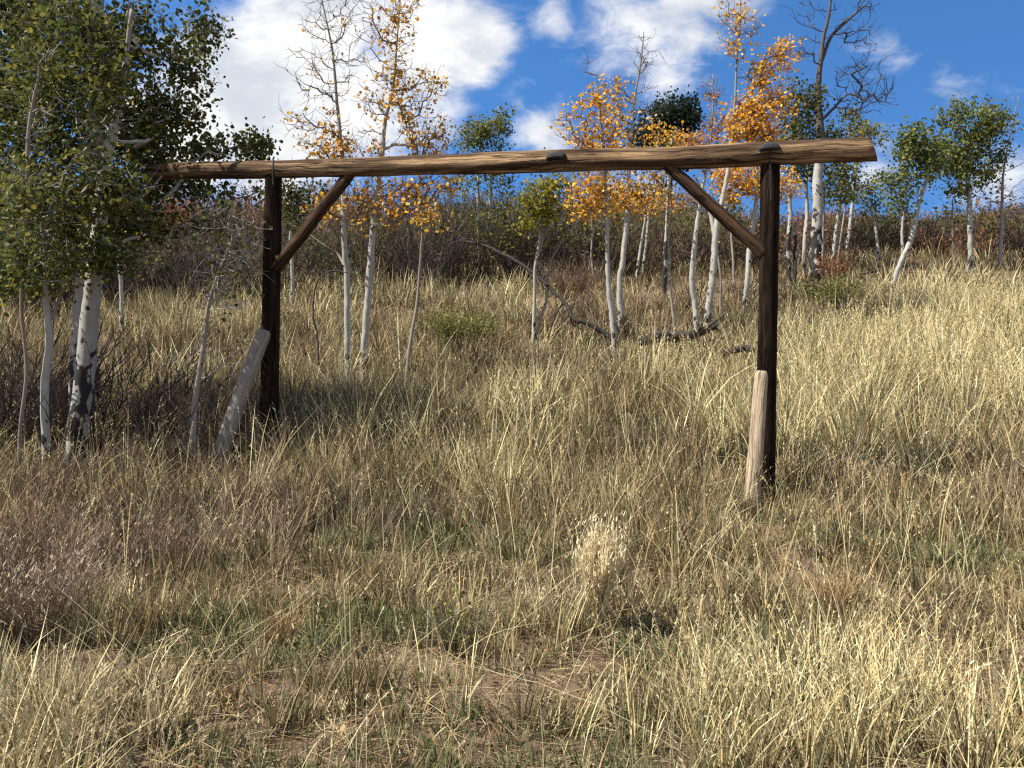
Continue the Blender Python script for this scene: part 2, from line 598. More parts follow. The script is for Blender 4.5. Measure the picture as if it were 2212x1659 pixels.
# ------------------------------------------------------------------ ground
ys = np.concatenate([np.arange(-40, -2, 2.0), np.arange(-2, 16, 0.18), np.arange(16, 50, 0.5), np.geomspace(50, 450, 45)])
xs = np.concatenate([-np.geomspace(400, 26, 30), np.arange(-25, -8, 0.6), np.arange(-8, 8, 0.2), np.arange(8, 25.1, 0.6), np.geomspace(26, 400, 30)])
XX, YY = np.meshgrid(xs, ys)
ZZ = terrain(XX, YY)
nx, ny = len(xs), len(ys)
ii = (np.arange(ny - 1)[:, None] * nx + np.arange(nx - 1)[None, :])
gf = np.stack([ii, ii + 1, ii + nx + 1, ii + nx], -1).reshape(-1, 4)
g = link_mesh('ground', np.stack([XX, YY, ZZ], -1).reshape(-1, 3), gf, mat_ground())
tag(g, kind='structure')


# ------------------------------------------------------------------ the log gate
def px(w, Y):
    return w / FPX * Y


gate = root('log_gate', (-0.2, 9.71, gz(-0.2, 9.71)), 'dark log gateway of two posts under one long peeled crossbeam', 'gate')


def beam_y(u):     # the gate's plane runs from the left post at 10.77 m to the right post at 8.66 m
    k = (u - UC) / FPX
    return (10.77 + 0.36 * -3.14) / (1 + 0.36 * k)


def log_pts(a, b, n=40):
    t = np.linspace(0, 1, n)[:, None]
    return a * (1 - t) + b * t


YL, YR = beam_y(590), beam_y(1663)
# posts stand just behind the beam's front so the beam rests on them
for (ut, vt, ub, vb, wt, wb, Y, sd) in ((591, 376, 580, 985, 36, 40, YL, 3), (1664, 350, 1652, 1085, 40, 42, YR, 5)):
    Y += 0.03
    a = P(ub, vb, Y)
    b = P(ut, vt, Y)
    dirv = (a - b) / np.linalg.norm(a - b)
    a = a + dirv * 0.45
    tb = Tubes().add(log_pts(a, b, 60), np.linspace(px(wb, Y), px(wt, Y), 60) / 2, 22, rough=0.10, seed=sd)
    tb.build('post', M_POST, gate)
# crossbeam
cl = [(323, 371, 36), (450, 368, 37), (590, 366, 39), (760, 361, 43), (950, 356, 46), (1200, 348, 49), (1450, 341, 51), (1660, 331, 53), (1886, 322.5, 54)]
bp = catmull([P(u, v, beam_y(u)) for u, v, w in cl], 110)
br = np.interp(np.linspace(0, 1, 110), np.linspace(0, 1, len(cl)), [px(w, beam_y(u)) / 2 for u, v, w in cl])
br *= 0.97
br[0] *= 0.80
br[1] *= 0.93
beam = Tubes().add(bp, br, 32, rough=0.15, skew=(-0.55, -0.36), seed=8).build('crossbeam', M_BEAM, gate)
# braces
for (u0, v0, u1, v1, w, sd) in ((759, 372, 595, 583, 25, 2), (1437, 352, 1655, 551, 27, 6)):
    Ya, Yb = beam_y(u0), beam_y(u1)
    Tubes().add(log_pts(P(u0, v0, Ya), P(u1, v1, Yb), 34), np.full(34, px(w, (Ya + Yb) / 2) / 2), 16, rough=0.26, seed=sd).build('brace', M_BRACE, gate)


# half-round hoods on the beam's face
def hood(u, v, w, h, Y, depth):
    c = P(u, v, Y)
    ax = Vector((1, -0.36, 0)).normalized()
    fr = Vector((-0.36, -1, 0)).normalized()
    ax, fr, up = np.array(ax), np.array(fr), np.array((0, 0, 1.0))
    W2, H = px(w, Y) / 2, px(h, Y)
    V, F = [], []
    na, nb = 16, 6
    for j in range(nb + 1):
        t = j / nb * math.pi / 2
        for i in range(na + 1):
            a = i / na * math.pi
            s = math.cos(t) * 0.25 + 0.75 if j < nb else 0.72
            V.append(c + ax * (-math.cos(a) * W2 * s) + up * (math.sin(a) ** 0.8 * H * s) + fr * (depth * math.sin(t)))
    for j in range(nb):
        for i in range(na):
            k = j * (na + 1) + i
            F.append((k, k + 1, k + na + 2, k + na + 1))
    V = np.array(V)
    rim = []
    c1 = len(V)
    V = np.vstack([V, c + fr * depth + up * H * 0.3, c])
    k = nb * (na + 1)
    for i in range(na):
        rim.append((c1, k + i, k + i + 1))
    rim.append((c1, k + na, k))
    # flat underside
    low = [j * (na + 1) for j in range(nb + 1)]
    lowr = [j * (na + 1) + na for j in range(nb + 1)]
    und = [(low[j], low[j + 1], lowr[j + 1], lowr[j]) for j in range(nb)]
    return V, [np.array(F + und), np.array(rim)]


for (u, v, w, h) in ((1203, 344, 46, 17), (1663, 325, 44, 17)):
    Y = beam_y(u) - 0.115
    V, F = hood(u, v, w, h, Y, 0.075)
    link_mesh('metal_hood', V, F, M_BLACK, gate)
# thin black rods added to stand for cracks in beam and posts
def arc_over(u, vtop, vbot, Y, r):
    pts = []
    c = P(u, (vtop + vbot) / 2, Y)
    return c


sp_ = [P(590, 343, YL), P(590, 349, YL - 0.105), P(590, 366, YL - 0.135), P(590, 386, YL - 0.115), P(591, 402, YL - 0.113)]
Tubes().add(catmull(sp_, 14), np.full(14, 0.013), 8).build('crack_strip', M_BLACK, gate)
sp_ = [P(1664, 325, YR - 0.14), P(1664, 340, YR - 0.142), P(1664, 356, YR - 0.118), P(1664, 400, YR - 0.113), P(1666, 440, YR - 0.108)]
Tubes().add(catmull(sp_, 14), np.full(14, 0.008), 6).build('crack_line', M_BLACK, gate)


# ------------------------------------------------------------------ leaning logs
def lone_log(name, p0, p1, r0, r1, mat, label, seed, rough=0.08, n=90, bow=0.0):
    p0 = np.asarray(p0)
    p1 = np.asarray(p1)
    rt = root(name, (p0[0], p0[1], gz(p0[0], p0[1])), label, 'log')
    pts = log_pts(p0, p1, n)
    pts[:, 0] += bow * np.sin(np.linspace(0, math.pi, n))
    rr = np.linspace(r0, r1, n)
    L = np.linalg.norm(p1 - p0)
    d = (1 - np.linspace(0, 1, n)) * L
    rr = rr * np.where(d < 0.07, np.sqrt(np.clip(1 - ((0.07 - d) / 0.072) ** 2, 0.02, 1)) * 0.5 + 0.5, 1)
    Tubes().add(pts, rr, 24, rough=rough, seed=seed).build('stem', mat, rt)
    return rt


lone_log('leaning_log', P(440, 1105, 10.0), P(572, 713, 10.48), px(41, 10) / 2, px(31, 10.4) / 2, M_GREYLOG,
         'smooth grey log tilted against the foot of the left gate post', 14, 0.05, bow=-0.03)
lone_log('leaning_log', P(1617, 1160, 8.25), P(1646, 801, 8.44), px(38, 8.3) / 2, px(27, 8.4) / 2, M_PALELOG,
         'short bleached pale log standing upright against right gate post', 15, 0.16)
# split foot of the right post
# ------------------------------------------------------------------ trees
PAL = {
    'green': ([(0.082, 0.093, 0.021), (0.108, 0.114, 0.026), (0.056, 0.068, 0.018), (0.165, 0.15, 0.032), (0.26, 0.20, 0.03)], [4, 4, 4, 1.6, 0.6]),
    'fresh': ([(0.115, 0.140, 0.030), (0.150, 0.170, 0.038), (0.080, 0.104, 0.026), (0.22, 0.21, 0.045), (0.30, 0.23, 0.04)], [4, 4, 3, 2.2, 0.8]),
    'dark': ([(0.062, 0.072, 0.020), (0.085, 0.092, 0.024), (0.048, 0.057, 0.018), (0.15, 0.13, 0.03)], [4, 4, 3, 1]),
    'olive': ([(0.140, 0.150, 0.034), (0.19, 0.19, 0.04), (0.095, 0.112, 0.028), (0.30, 0.23, 0.04)], [4, 3, 4, 0.8]),
    'yellowgreen': ([(0.20, 0.19, 0.025), (0.30, 0.25, 0.02), (0.11, 0.13, 0.025), (0.42, 0.25, 0.02)], [4, 3, 3, 1]),
    'orange': ([(0.70, 0.36, 0.035), (0.76, 0.44, 0.050), (0.62, 0.28, 0.035), (0.38, 0.17, 0.045), (0.76, 0.52, 0.10), (0.56, 0.37, 0.14), (0.34, 0.28, 0.06)], [4, 4, 3, 1.5, 1.5, 1.2, 0.6]),
    'rust': ([(0.46, 0.20, 0.05), (0.34, 0.13, 0.04), (0.52, 0.27, 0.06), (0.22, 0.08, 0.035)], [4, 3, 3, 1]),
    'russet': ([(0.24, 0.105, 0.04), (0.17, 0.075, 0.035), (0.30, 0.15, 0.05), (0.12, 0.06, 0.035)], [4, 3, 2, 2]),
    'fallen': ([(0.30, 0.22, 0.08), (0.22, 0.15, 0.08), (0.42, 0.36, 0.24), (0.16, 0.17, 0.06), (0.12, 0.15, 0.05)], [3, 3, 1, 2, 3]),
    'needle': ([(0.022, 0.034, 0.016), (0.030, 0.045, 0.022), (0.018, 0.026, 0.014)], [3, 3, 2]),
}


def leaves(centres, size, pal, hang=0.35, near=False):
    n = len(centres)
    cols, wts = PAL[pal]
    cols = np.array(cols)
    wts = np.array(wts, float)
    ci = RS.choice(len(cols), n, p=wts / wts.sum())
    c = cols[ci] * RS.uniform(0.8, 1.2, (n, 1))
    a = RS.normal(size=(n, 3))
    a[:, 2] -= hang
    a /= np.linalg.norm(a, axis=1)[:, None]
    b = np.cross(a, RS.normal(size=(n, 3)))
    b /= np.linalg.norm(b, axis=1)[:, None]
    nn = np.cross(a, b)
    s = (size * RS.uniform(0.5, 1.4, n))[:, None]
    if near:
        prof = [(0, 0, 0), (0.30, 0.46, 0.08), (0.72, 0.36, 0.06), (1.05, 0, -0.05), (0.72, -0.36, 0.06), (0.30, -0.46, 0.08)]
        tri = [(0, 1, 5), (1, 2, 5), (2, 4, 5), (2, 3, 4)]
    else:
        prof = [(0, 0, 0), (0.45, 0.5, 0.1), (1.0, 0, 0), (0.45, -0.5, 0.1)]
        tri = [(0, 1, 3), (1, 2, 3)]
    V = np.stack([centres + s * (p * a + q * b + r * nn) for p, q, r in prof], 1)
    k = len(prof)
    F = (np.arange(n)[:, None, None] * k + np.array(tri)[None]).reshape(-1, 3)
    return V.reshape(-1, 3), F, np.repeat(c, k, 0)


def make_tree(name, label, trunk, blobs, pal, Y=None, lift=0.35, per=9, leaf=0.065, spread=0.13, bark=None, twig=None,
              group=None, cat='tree', crown_from=0.35, near=False, tip=0.0035, side=1, extra_trunks=(), extra_dep=0.1, dead=False, flat=0.8, sides=12):
    """trunk: picture positions (u, v, width) from foot to top, at one distance; blobs: (u, v, half width, half height, number of twig ends, leafiness)"""
    bark = bark or M_BARK
    if not near:
        leaf, per, spread = leaf * 0.94, per * (0.95 if pal in ('orange', 'rust') else 1.45), spread * 0.9
    twig = twig or M_TWIG_BROWN
    if Y is None:
        Y = depth_for(trunk[0][0], trunk[0][1], lift)
    pts = [P(u, v, Y) for u, v, w in trunk]
    gx, gy = pts[0][0], pts[0][1]
    g0 = gz(gx, gy)
    rt = root(name, (gx, gy, g0), label, cat, group)
    slim = 1.0 if near or dead else 0.86
    rad = [px(w, Y) / 2 * slim for u, v, w in trunk]
    T = Tubes()
    stems = [(pts, rad)]
    for tr in extra_trunks:
        stems.append(([P(u, v, Y + (extra_dep if i else 0.0)) for i, (u, v, w) in enumerate(tr)], [px(w, Y) / 2 for u, v, w in tr]))
    nodes, nrad = [], []
    for k, (pp, rr) in enumerate(stems):
        pp = [np.array(q) for q in pp]
        if pp[0][2] > g0 - 0.05 and (k == 0 or abs(pp[0][2] - g0) < 0.8):
            d = pp[0] - pp[1]
            d /= np.linalg.norm(d)
            foot = np.array((pp[0][0] + d[0] * 0.2, pp[0][1], g0 - 0.12))
            pp = [foot] + pp
            rr = [rr[0] * 1.22] + list(rr)
        n = max(10, 7 * len(pp))
        for q in pp[1:-1]:
            q[1] += RS.uniform(-1, 1) * 0.03 * Y / 15
        C = catmull(pp, n)
        R = np.interp(np.linspace(0, 1, n), np.linspace(0, 1, len(pp)), rr)
        C[2:-1] += RS.normal(size=C[2:-1].shape) * R[2:-1, None] * (0.03 if near else 0.08)
        T.add(C, R, sides, rough=0.07, seed=RS.randint(60), vo=max(0.0, C[0][2] - g0) if k else 0.0)
        cf = crown_from if k == 0 else 0.15
        m = int(cf * n)
        nodes.append(C[m:])
        nrad.append(R[m:])
    T.build('trunk', bark, rt)
    nodes = np.concatenate(nodes)
    nrad = np.concatenate(nrad)
    ntrunk = len(nodes)
    # twig ends
    A, leafy = [], []
    for b in blobs:
        u, v, ru, rv, n = b[:5]
        lf = b[5] if len(b) > 5 else 1.0
        dep = b[6] if len(b) > 6 else 0.0
        c = P(u, v, Y + dep)
        x = RS.normal(size=(n, 3))
        x /= np.linalg.norm(x, axis=1)[:, None]
        lump = fbm(x[:, 0] * 1.4 + u * 0.13, x[:, 2] * 1.4 + x[:, 1] * 1.1 + v * 0.17, 1.0)
        x *= RS.rand(n, 1) ** 0.42 * (0.22 + 1.6 * lump[:, None])
        sx, sz = px(ru, Y), px(rv, Y)
        A.append(c + x * np.array((sx, (sx + sz) / 2 * flat, sz)))
        leafy.append(np.full(n, lf))
    if not A:
        return rt
    A = np.concatenate(A)
    leafy = np.concatenate(leafy)
    d0 = np.min(np.linalg.norm(A[:, None, :] - nodes[None], axis=2), axis=1)
    order = np.argsort(d0)
    NN = np.zeros((ntrunk + len(A) * 5, 3))
    NN[:ntrunk] = nodes
    NP = np.full(len(NN), -1)
    cnt = ntrunk
    chains, lc, ls = [], [], []
    for i in order:
        p = A[i]
        dv = p - NN[:cnt]
        L = np.linalg.norm(dv, axis=1)
        cost = L + 0.9 * np.maximum(0, 0.25 * L - dv[:, 2]) + 0.02
        j = int(np.argmin(cost))
        q = NN[j]
        Lj = L[j]
        ctl = (p + q) / 2 + np.array((0, 0, -0.13 * Lj)) + RS.normal(size=3) * 0.07 * Lj
        ns = 3 if Lj < 0.5 else 5
        t = np.linspace(0, 1, ns + 1)[:, None]
        c = q * (1 - t) ** 2 + 2 * ctl * t * (1 - t) + p * t * t
        c[1:-1] += RS.normal(size=c[1:-1].shape) * 0.018 * min(1, Lj)
        c = np.array(c)
        k0 = cnt
        take = c[1:] if ns == 3 else c[1:]
        for a in take:
            if cnt < len(NN):
                NN[cnt] = a
                NP[cnt] = j if cnt == k0 else cnt - 1
                cnt += 1
        chains.append((j, k0, cnt, c))
        if leafy[i] > 0:
            nl = RS.poisson(per * leafy[i] * RS.gamma(1.0, 1.0))
            if nl:
                tt = RS.rand(nl) ** 0.6
                tpos = q + (p - q) * (1 - (1 - tt[:, None]) * min(1, 0.45 / (Lj + 0.01)))
                lc.append(tpos + RS.normal(size=(nl, 3)) * spread)
    # pipe model radii
    w = np.zeros(cnt)
    ex = 2.3
    w[:] = 0
    for (j, k0, k1, c) in chains:
        w[k1 - 1] += tip ** ex
    for k in range(cnt - 1, ntrunk - 1, -1):
        if NP[k] >= 0 and NP[k] >= ntrunk:
            w[NP[k]] += w[k]
    rad = np.maximum(w, tip ** ex) ** (1 / ex)
    B = Tubes()
    for (j, k0, k1, c) in chains:
        rr = np.concatenate([[0], rad[k0:k1]])
        if len(rr) != len(c):
            continue
        rmax = min(nrad[j] * 0.45, 0.026) if j < ntrunk else rad[j]
        rr = np.minimum(rr, rmax)
        rr[0] = min(rmax, rr[1] * 1.15)
        B.add(c, rr, 5 if rr[0] > 0.012 else 3, cap=False)
        if side:      # short side twigs
            for _ in range(side):
                f = RS.randint(1, len(c))
                q = c[f]
                d = c[-1] - c[0]
                d = d / (np.linalg.norm(d) + 1e-6)
                e = d * 0.5 + RS.normal(size=3) * 0.6 + np.array((0, 0, 0.25))
                e *= RS.uniform(0.10, 0.32) / np.linalg.norm(e) * (1.0 if not dead else 1.5)
                B.add(np.array([q, q + e * 0.55 + RS.normal(size=3) * 0.02, q + e]), [tip, tip * 0.85, tip * 0.6], 3, cap=False)
    tag(B.build('branching', twig, rt), kind='stuff')
    if lc:
        V, F, C = leaves(np.concatenate(lc), leaf, pal, near=near)
        tag(link_mesh('foliage', V, F, M_LEAF, rt, col=C, smooth=False), kind='stuff')
    return rt


G_ASP = 'aspen trees'
# --- the old pair at the left and the saplings round it
make_tree('aspen_tree', 'big old aspen in front, white trunk with black furrows, left of gate',
          [(163, 1000, 47), (180, 850, 43), (194, 690, 38), (205, 590, 34), (214, 480, 30), (232, 340, 24), (252, 250, 19), (268, 160, 12), (285, 20, 8)],
          [(300, 250, 110, 90, 110, 1, 1.5), (390, 150, 90, 90, 80, 1, 1.6), (440, 60, 85, 60, 45, 0.8, 1.8), (360, 400, 120, 60, 90, 1, 2.0), (470, 320, 80, 30, 45, 0.9, 2.0),
           (550, 325, 50, 25, 30, 0.8, 2.2), (300, 490, 120, 60, 75, 1, 1.5), (520, 415, 60, 28, 24, 0.7, 2.2), (430, 470, 80, 55, 30, 0.6, 2.0), (280, 80, 120, 90, 90, 1, 1), (350, -90, 150, 100, 26, 1, 1.5), (400, 250, 60, 40, 36, 1, 1.8), (220, 210, 90, 110, 70, 1, -0.5), (210, 400, 110, 70, 70, 1, -0.6), (250, 540, 100, 45, 36, 0.9, -0.3), (180, 60, 90, 80, 50, 1, -0.4), (330, 330, 70, 60, 50, 1, 1.0)],
          'green', Y=10.6, per=14, leaf=0.063, spread=0.12, bark=M_BARK_BIG, twig=M_TWIG_GREY, near=True, sides=20, crown_from=0.42, side=1,
          extra_trunks=[[(222, 372, 8), (165, 430, 7), (110, 466, 6), (50, 474, 5), (-10, 470, 3)], [(200, 520, 7), (160, 545, 6), (90, 570, 5), (10, 577, 3)], [(206, 470, 8), (250, 452, 7), (310, 425, 5), (350, 380, 3)],
                        [(205, 300, 6), (165, 345, 5), (110, 400, 4), (85, 430, 3)]], extra_dep=-0.45)
make_tree('aspen_tree', 'tall aspen directly behind the big furrowed one, trunk hidden in leaves',
          [(166, 900, 36), (171, 760, 36), (181, 600, 36), (195, 450, 36), (206, 300, 35), (209, 120, 34), (210, -40, 30), (215, -220, 18)],
          [(110, 70, 150, 100, 150), (70, 240, 120, 110, 130), (180, 300, 130, 80, 100), (150, 420, 160, 80, 130), (70, 520, 110, 80, 100), (190, 530, 110, 50, 60), (160, -110, 200, 110, 40), (190, 130, 110, 80, 70), (40, 400, 110, 90, 90), (30, 590, 90, 35, 50), (230, 470, 110, 60, 60), (110, 170, 100, 70, 60, 1, -0.8)],
          'green', Y=11.4, per=15, leaf=0.063, spread=0.13, bark=M_BARK_BIG, twig=M_TWIG_GREY, near=True, sides=20, crown_from=0.4, side=1)
make_tree('aspen_sapling', 'slim white aspen sapling forking low, left of the big furrowed trunk',
          [(100, 965, 18), (98, 840, 17), (108, 740, 16), (100, 640, 14), (98, 560, 10), (80, 420, 7)],
          [(90, 470, 90, 80, 40), (60, 570, 90, 45, 40), (150, 560, 60, 40, 24)], 'olive', Y=10.0, per=9, leaf=0.055, twig=M_TWIG_GREY, near=True,
          extra_trunks=[[(112, 690, 9), (128, 640, 8), (148, 590, 7), (155, 520, 5)]], crown_from=0.6)
make_tree('aspen_sapling', 'grey sapling with half bare top among leaves at far left edge',
          [(46, 930, 8), (58, 800, 8), (48, 650, 7), (58, 480, 8), (62, 310, 9), (70, 230, 8), (82, 160, 5), (84, 120, 3)],
          [(55, 450, 70, 80, 40, 1.2, -0.4), (70, 560, 80, 50, 36, 1.2, -0.4), (60, 250, 70, 70, 20, 0.3), (85, 130, 40, 30, 14, 1.0), (40, 360, 60, 60, 24, 0.5)], 'green', Y=9.9, per=11, leaf=0.055, bark=M_BARK_GREY, twig=M_TWIG_GREY, near=True, crown_from=0.4, side=2)
make_tree('aspen_tree', 'shaded dark leafy aspen filling the left picture edge',
          [(-90, 960, 40), (-70, 600, 36), (-40, 300, 30), (-10, 50, 20), (0, -150, 10)],
          [(20, 420, 90, 100, 140), (-20, 200, 130, 130, 200), (20, 30, 120, 90, 180), (10, 560, 80, 60, 90), (-60, -100, 200, 120, 40), (-160, 450, 120, 120, 60)],
          'dark', Y=12.6, per=14, leaf=0.065, spread=0.14, bark=M_BARK_BIG, twig=M_TWIG_GREY, near=True, crown_from=0.3)
make_tree('aspen_sapling', 'crooked thin grey sapling with few leaves between big aspen and gate post',
          [(418, 960, 13), (420, 880, 12), (432, 800, 11), (442, 730, 10), (452, 660, 9), (470, 600, 6), (500, 520, 4)],
          [(510, 560, 60, 60, 34, 0.9), (470, 640, 60, 50, 24, 0.35), (440, 780, 90, 60, 16, 0.12), (480, 480, 70, 50, 30, 0.8)], 'dark', Y=9.9, per=5, leaf=0.05, bark=M_BARK_GREY, twig=M_TWIG_GREY, near=True, crown_from=0.2, side=2)
make_tree('aspen_tree', 'yellow leaved aspen glimpsed behind the big left trunks',
          [(262, 640, 10), (258, 520, 9), (265, 400, 8), (270, 250, 5)],
          [(262, 490, 45, 30, 26), (250, 330, 45, 90, 46), (290, 240, 40, 50, 26)], 'orange', Y=21, per=9, leaf=0.08, crown_from=0.3)
# --- the orange pair behind the gate
make_tree('aspen_tree', 'orange aspen with bare wispy top, left trunk of the middle pair',
          [(752, 795, 18), (751, 690, 16), (749, 600, 15), (743, 500, 14), (741, 420, 12), (738, 330, 10), (728, 220, 8), (718, 110, 5), (698, 10, 3), (690, -40, 2)],
          [(700, 310, 85, 40, 46, 0.9), (760, 330, 60, 40, 40, 1.0), (700, 440, 50, 35, 26, 1.0), (800, 420, 60, 40, 46, 1.2), (680, 180, 70, 70, 40, 0.12), (740, 130, 80, 100, 46, 0.1),
           (700, 40, 70, 60, 34, 0.06), (740, 40, 40, 60, 18, 0.06), (720, 260, 30, 60, 20, 0.5), (650, 280, 40, 50, 22, 0.3), (780, 460, 40, 25, 14, 1.1)],
          'orange', per=5.0, leaf=0.072, spread=0.10, crown_from=0.42, side=2, tip=0.0045,
          extra_trunks=[[(745, 575, 7), (728, 548, 5), (700, 530, 4), (668, 506, 3)]])
make_tree('aspen_tree', 'orange leaved aspen reaching highest, right trunk of the middle pair',
          [(785, 792, 19), (791, 700, 18), (797, 600, 17), (803, 530, 16), (811, 430, 14), (825, 340, 11), (833, 260, 9), (850, 190, 6), (858, 90, 4), (865, -10, 3)],
          [(860, 150, 60, 60, 44, 0.9), (850, 50, 60, 70, 50, 0.55), (835, 220, 65, 35, 42, 1.0), (920, 190, 55, 40, 30, 0.5), (900, 265, 60, 40, 44, 1.0), (920, 310, 60, 35, 44, 1.1),
           (870, 420, 80, 40, 70, 1.3), (940, 400, 60, 28, 40, 1.0), (850, 470, 30, 25, 14, 1.0), (810, 320, 50, 40, 22, 0.8), (800, 60, 30, 80, 18, 0.1), (800, 480, 30, 30, 10, 1.0), (880, 15, 50, 40, 22, 0.6)],
          'orange', per=5.5, leaf=0.072, spread=0.11, crown_from=0.42, side=2, tip=0.0045,
          extra_trunks=[[(801, 560, 8), (796, 535, 6), (782, 515, 5), (764, 505, 3)]])
make_tree('aspen_sapling', 'thin bent sapling with an orange tuft, right of the middle pair',
          [(880, 800, 9), (888, 730, 9), (900, 660, 8), (906, 590, 7), (912, 510, 6), (912, 470, 4)],
          [(925, 465, 42, 20, 22, 1.1), (960, 520, 70, 40, 10, 0.0), (950, 600, 60, 50, 10, 0.0)], 'orange', per=8, leaf=0.075, bark=M_BARK_GREY, crown_from=0.25, side=2)
# --- middle distance, left to right
make_tree('aspen_tree', 'twin trunked green aspen in the middle distance showing above the beam',
          [(1036, 580, 9), (1034, 500, 8), (1033, 400, 7), (1040, 310, 5), (1060, 250, 3)],
          [(1050, 285, 55, 45, 70), (1085, 270, 25, 40, 24), (1020, 300, 50, 30, 36), (1050, 370, 60, 40, 44), (1000, 390, 50, 25, 20, 0.7), (1090, 400, 40, 25, 20, 0.8)],
          'olive', per=9, leaf=0.10, spread=0.16, crown_from=0.5, extra_trunks=[[(1051, 582, 10), (1056, 500, 9), (1061, 420, 7), (1060, 340, 4)]])
make_tree('aspen_sapling', 'low yellow green aspen sapling with forked white stem in the centre',
          [(1153, 722, 10), (1155, 640, 9), (1156, 580, 8), (1165, 520, 7), (1162, 440, 4)],
          [(1150, 440, 45, 30, 40), (1180, 410, 55, 28, 40), (1140, 480, 40, 16, 14, 0.7), (1200, 400, 45, 28, 24, 0.9)], 'yellowgreen', per=10, leaf=0.075, spread=0.13, crown_from=0.55, side=1,
          extra_trunks=[[(1163, 710, 6), (1182, 640, 6), (1188, 570, 5), (1215, 520, 3)], [(1160, 560, 5), (1171, 520, 5), (1170, 470, 3)]])
make_tree('aspen_tree', 'orange aspen with slender trunk, left of two joined trunks below beam',
          [(1328, 748, 15), (1322, 680, 14), (1315, 620, 13), (1312, 540, 11), (1310, 440, 9), (1305, 340, 7), (1298, 250, 5), (1290, 180, 3)],
          [(1300, 320, 60, 60, 70, 1.0), (1290, 220, 45, 45, 34, 0.8), (1230, 260, 45, 45, 34, 0.7), (1270, 300, 40, 40, 30, 1.0), (1260, 150, 25, 50, 12, 0.03), (1290, 410, 70, 50, 80, 1.2), (1260, 440, 40, 25, 24, 1.1)],
          'orange', per=7, leaf=0.078, spread=0.13, crown_from=0.5, side=1, tip=0.0045)
make_tree('aspen_tree', 'orange aspen with tall bare twig tip, right of two joined trunks',
          [(1343, 695, 17), (1338, 620, 15), (1345, 560, 14), (1355, 470, 13), (1358, 380, 10), (1362, 300, 8), (1370, 220, 6), (1385, 130, 4), (1391, 70, 2)],
          [(1330, 300, 50, 70, 60, 0.9), (1390, 420, 50, 45, 60, 1.1), (1340, 430, 60, 40, 60, 1.2), (1390, 130, 35, 60, 40, 0.0), (1340, 190, 30, 40, 20, 0.25), (1400, 220, 40, 50, 26, 0.0), (1330, 230, 30, 60, 30, 0.8)],
          'orange', per=7, leaf=0.078, spread=0.13, crown_from=0.5, side=2, tip=0.0045, bark=M_BARK)
make_tree('aspen_tree', 'far dark trunked aspen with bare grey crown left of the right brace',
          [(1435, 615, 13), (1437, 560, 12), (1441, 480, 11), (1443, 420, 9), (1447, 350, 7), (1452, 290, 5)],
          [(1430, 380, 50, 40, 40, 0.5), (1460, 330, 40, 40, 26, 0.4)], 'dark', per=8, leaf=0.10, spread=0.15, bark=M_BARK_SCARRED, crown_from=0.5, side=1)
make_tree('aspen_sapling', 'thin grey leafless sapling standing in grass left of the brace',
          [(1456, 690, 8), (1448, 620, 7), (1446, 560, 7), (1442, 500, 6), (1444, 430, 5), (1450, 370, 3)],
          [(1450, 440, 40, 40, 14, 0.6), (1440, 520, 50, 30, 8, 0.0)], 'orange', per=6, leaf=0.08, bark=M_BARK_GREY, crown_from=0.3, side=2)
make_tree('conifer', 'dark rounded conifer on the rise above the beam between orange trees',
          [(1450, 480, 12), (1448, 400, 11), (1448, 300, 8), (1452, 230, 4)],
          [(1450, 250, 60, 40, 150), (1400, 285, 40, 30, 50), (1490, 260, 25, 45, 50), (1450, 320, 80, 40, 90)], 'needle', Y=42, per=14, leaf=0.16, spread=0.26, crown_from=0.2, bark=M_TWIG_DARK, twig=M_TWIG_DARK)
make_tree('aspen_tree', 'orange leaved low aspen in front of the dark conifer',
          [(1390, 580, 8), (1396, 520, 7), (1405, 440, 6), (1420, 340, 5), (1425, 260, 3)],
          [(1430, 290, 45, 40, 60), (1490, 310, 50, 25, 44), (1400, 340, 50, 30, 40), (1420, 420, 50, 40, 44)], 'orange', per=8, leaf=0.10, spread=0.16, crown_from=0.5)
make_tree('aspen_tree', 'slim white aspen with side branches beside the right brace, left one',
          [(1505, 708, 15), (1502, 660, 14), (1494, 610, 14), (1498, 550, 13), (1507, 480, 11), (1515, 420, 9), (1530, 340, 6), (1540, 250, 4), (1540, 160, 2)],
          [(1540, 260, 30, 60, 40, 0.6), (1540, 190, 30, 50, 24, 0.25), (1470, 430, 40, 30, 16, 0.8), (1470, 530, 45, 20, 8, 0.0), (1530, 340, 50, 30, 44, 1.2), (1500, 310, 40, 25, 24, 1.1)],
          'rust', per=6, leaf=0.075, spread=0.12, crown_from=0.35, side=2, tip=0.0045)
make_tree('aspen_tree', 'tall forked aspen with high orange spire behind the right brace',
          [(1529, 692, 19), (1535, 630, 18), (1542, 560, 17), (1550, 480, 15), (1563, 420, 12), (1580, 330, 8), (1588, 230, 6), (1592, 130, 5), (1598, 40, 3), (1600, -20, 2)],
          [(1600, 40, 30, 50, 40, 0.6), (1590, 100, 40, 20, 24, 0.6), (1630, 240, 70, 50, 110, 1.2), (1660, 160, 50, 50, 70, 1.2), (1690, 110, 25, 25, 26, 1.2), (1590, 280, 60, 40, 60, 1.2), (1650, 290, 50, 30, 60, 1.2),
           (1560, 20, 20, 60, 18, 0.2), (1625, 60, 30, 40, 14, 0.2), (1680, 220, 40, 40, 44, 1.1)],
          'orange', per=8, leaf=0.080, spread=0.14, crown_from=0.4, side=1, tip=0.0045, extra_trunks=[[(1545, 520, 10), (1535, 460, 9), (1522, 420, 7), (1500, 380, 4)]])
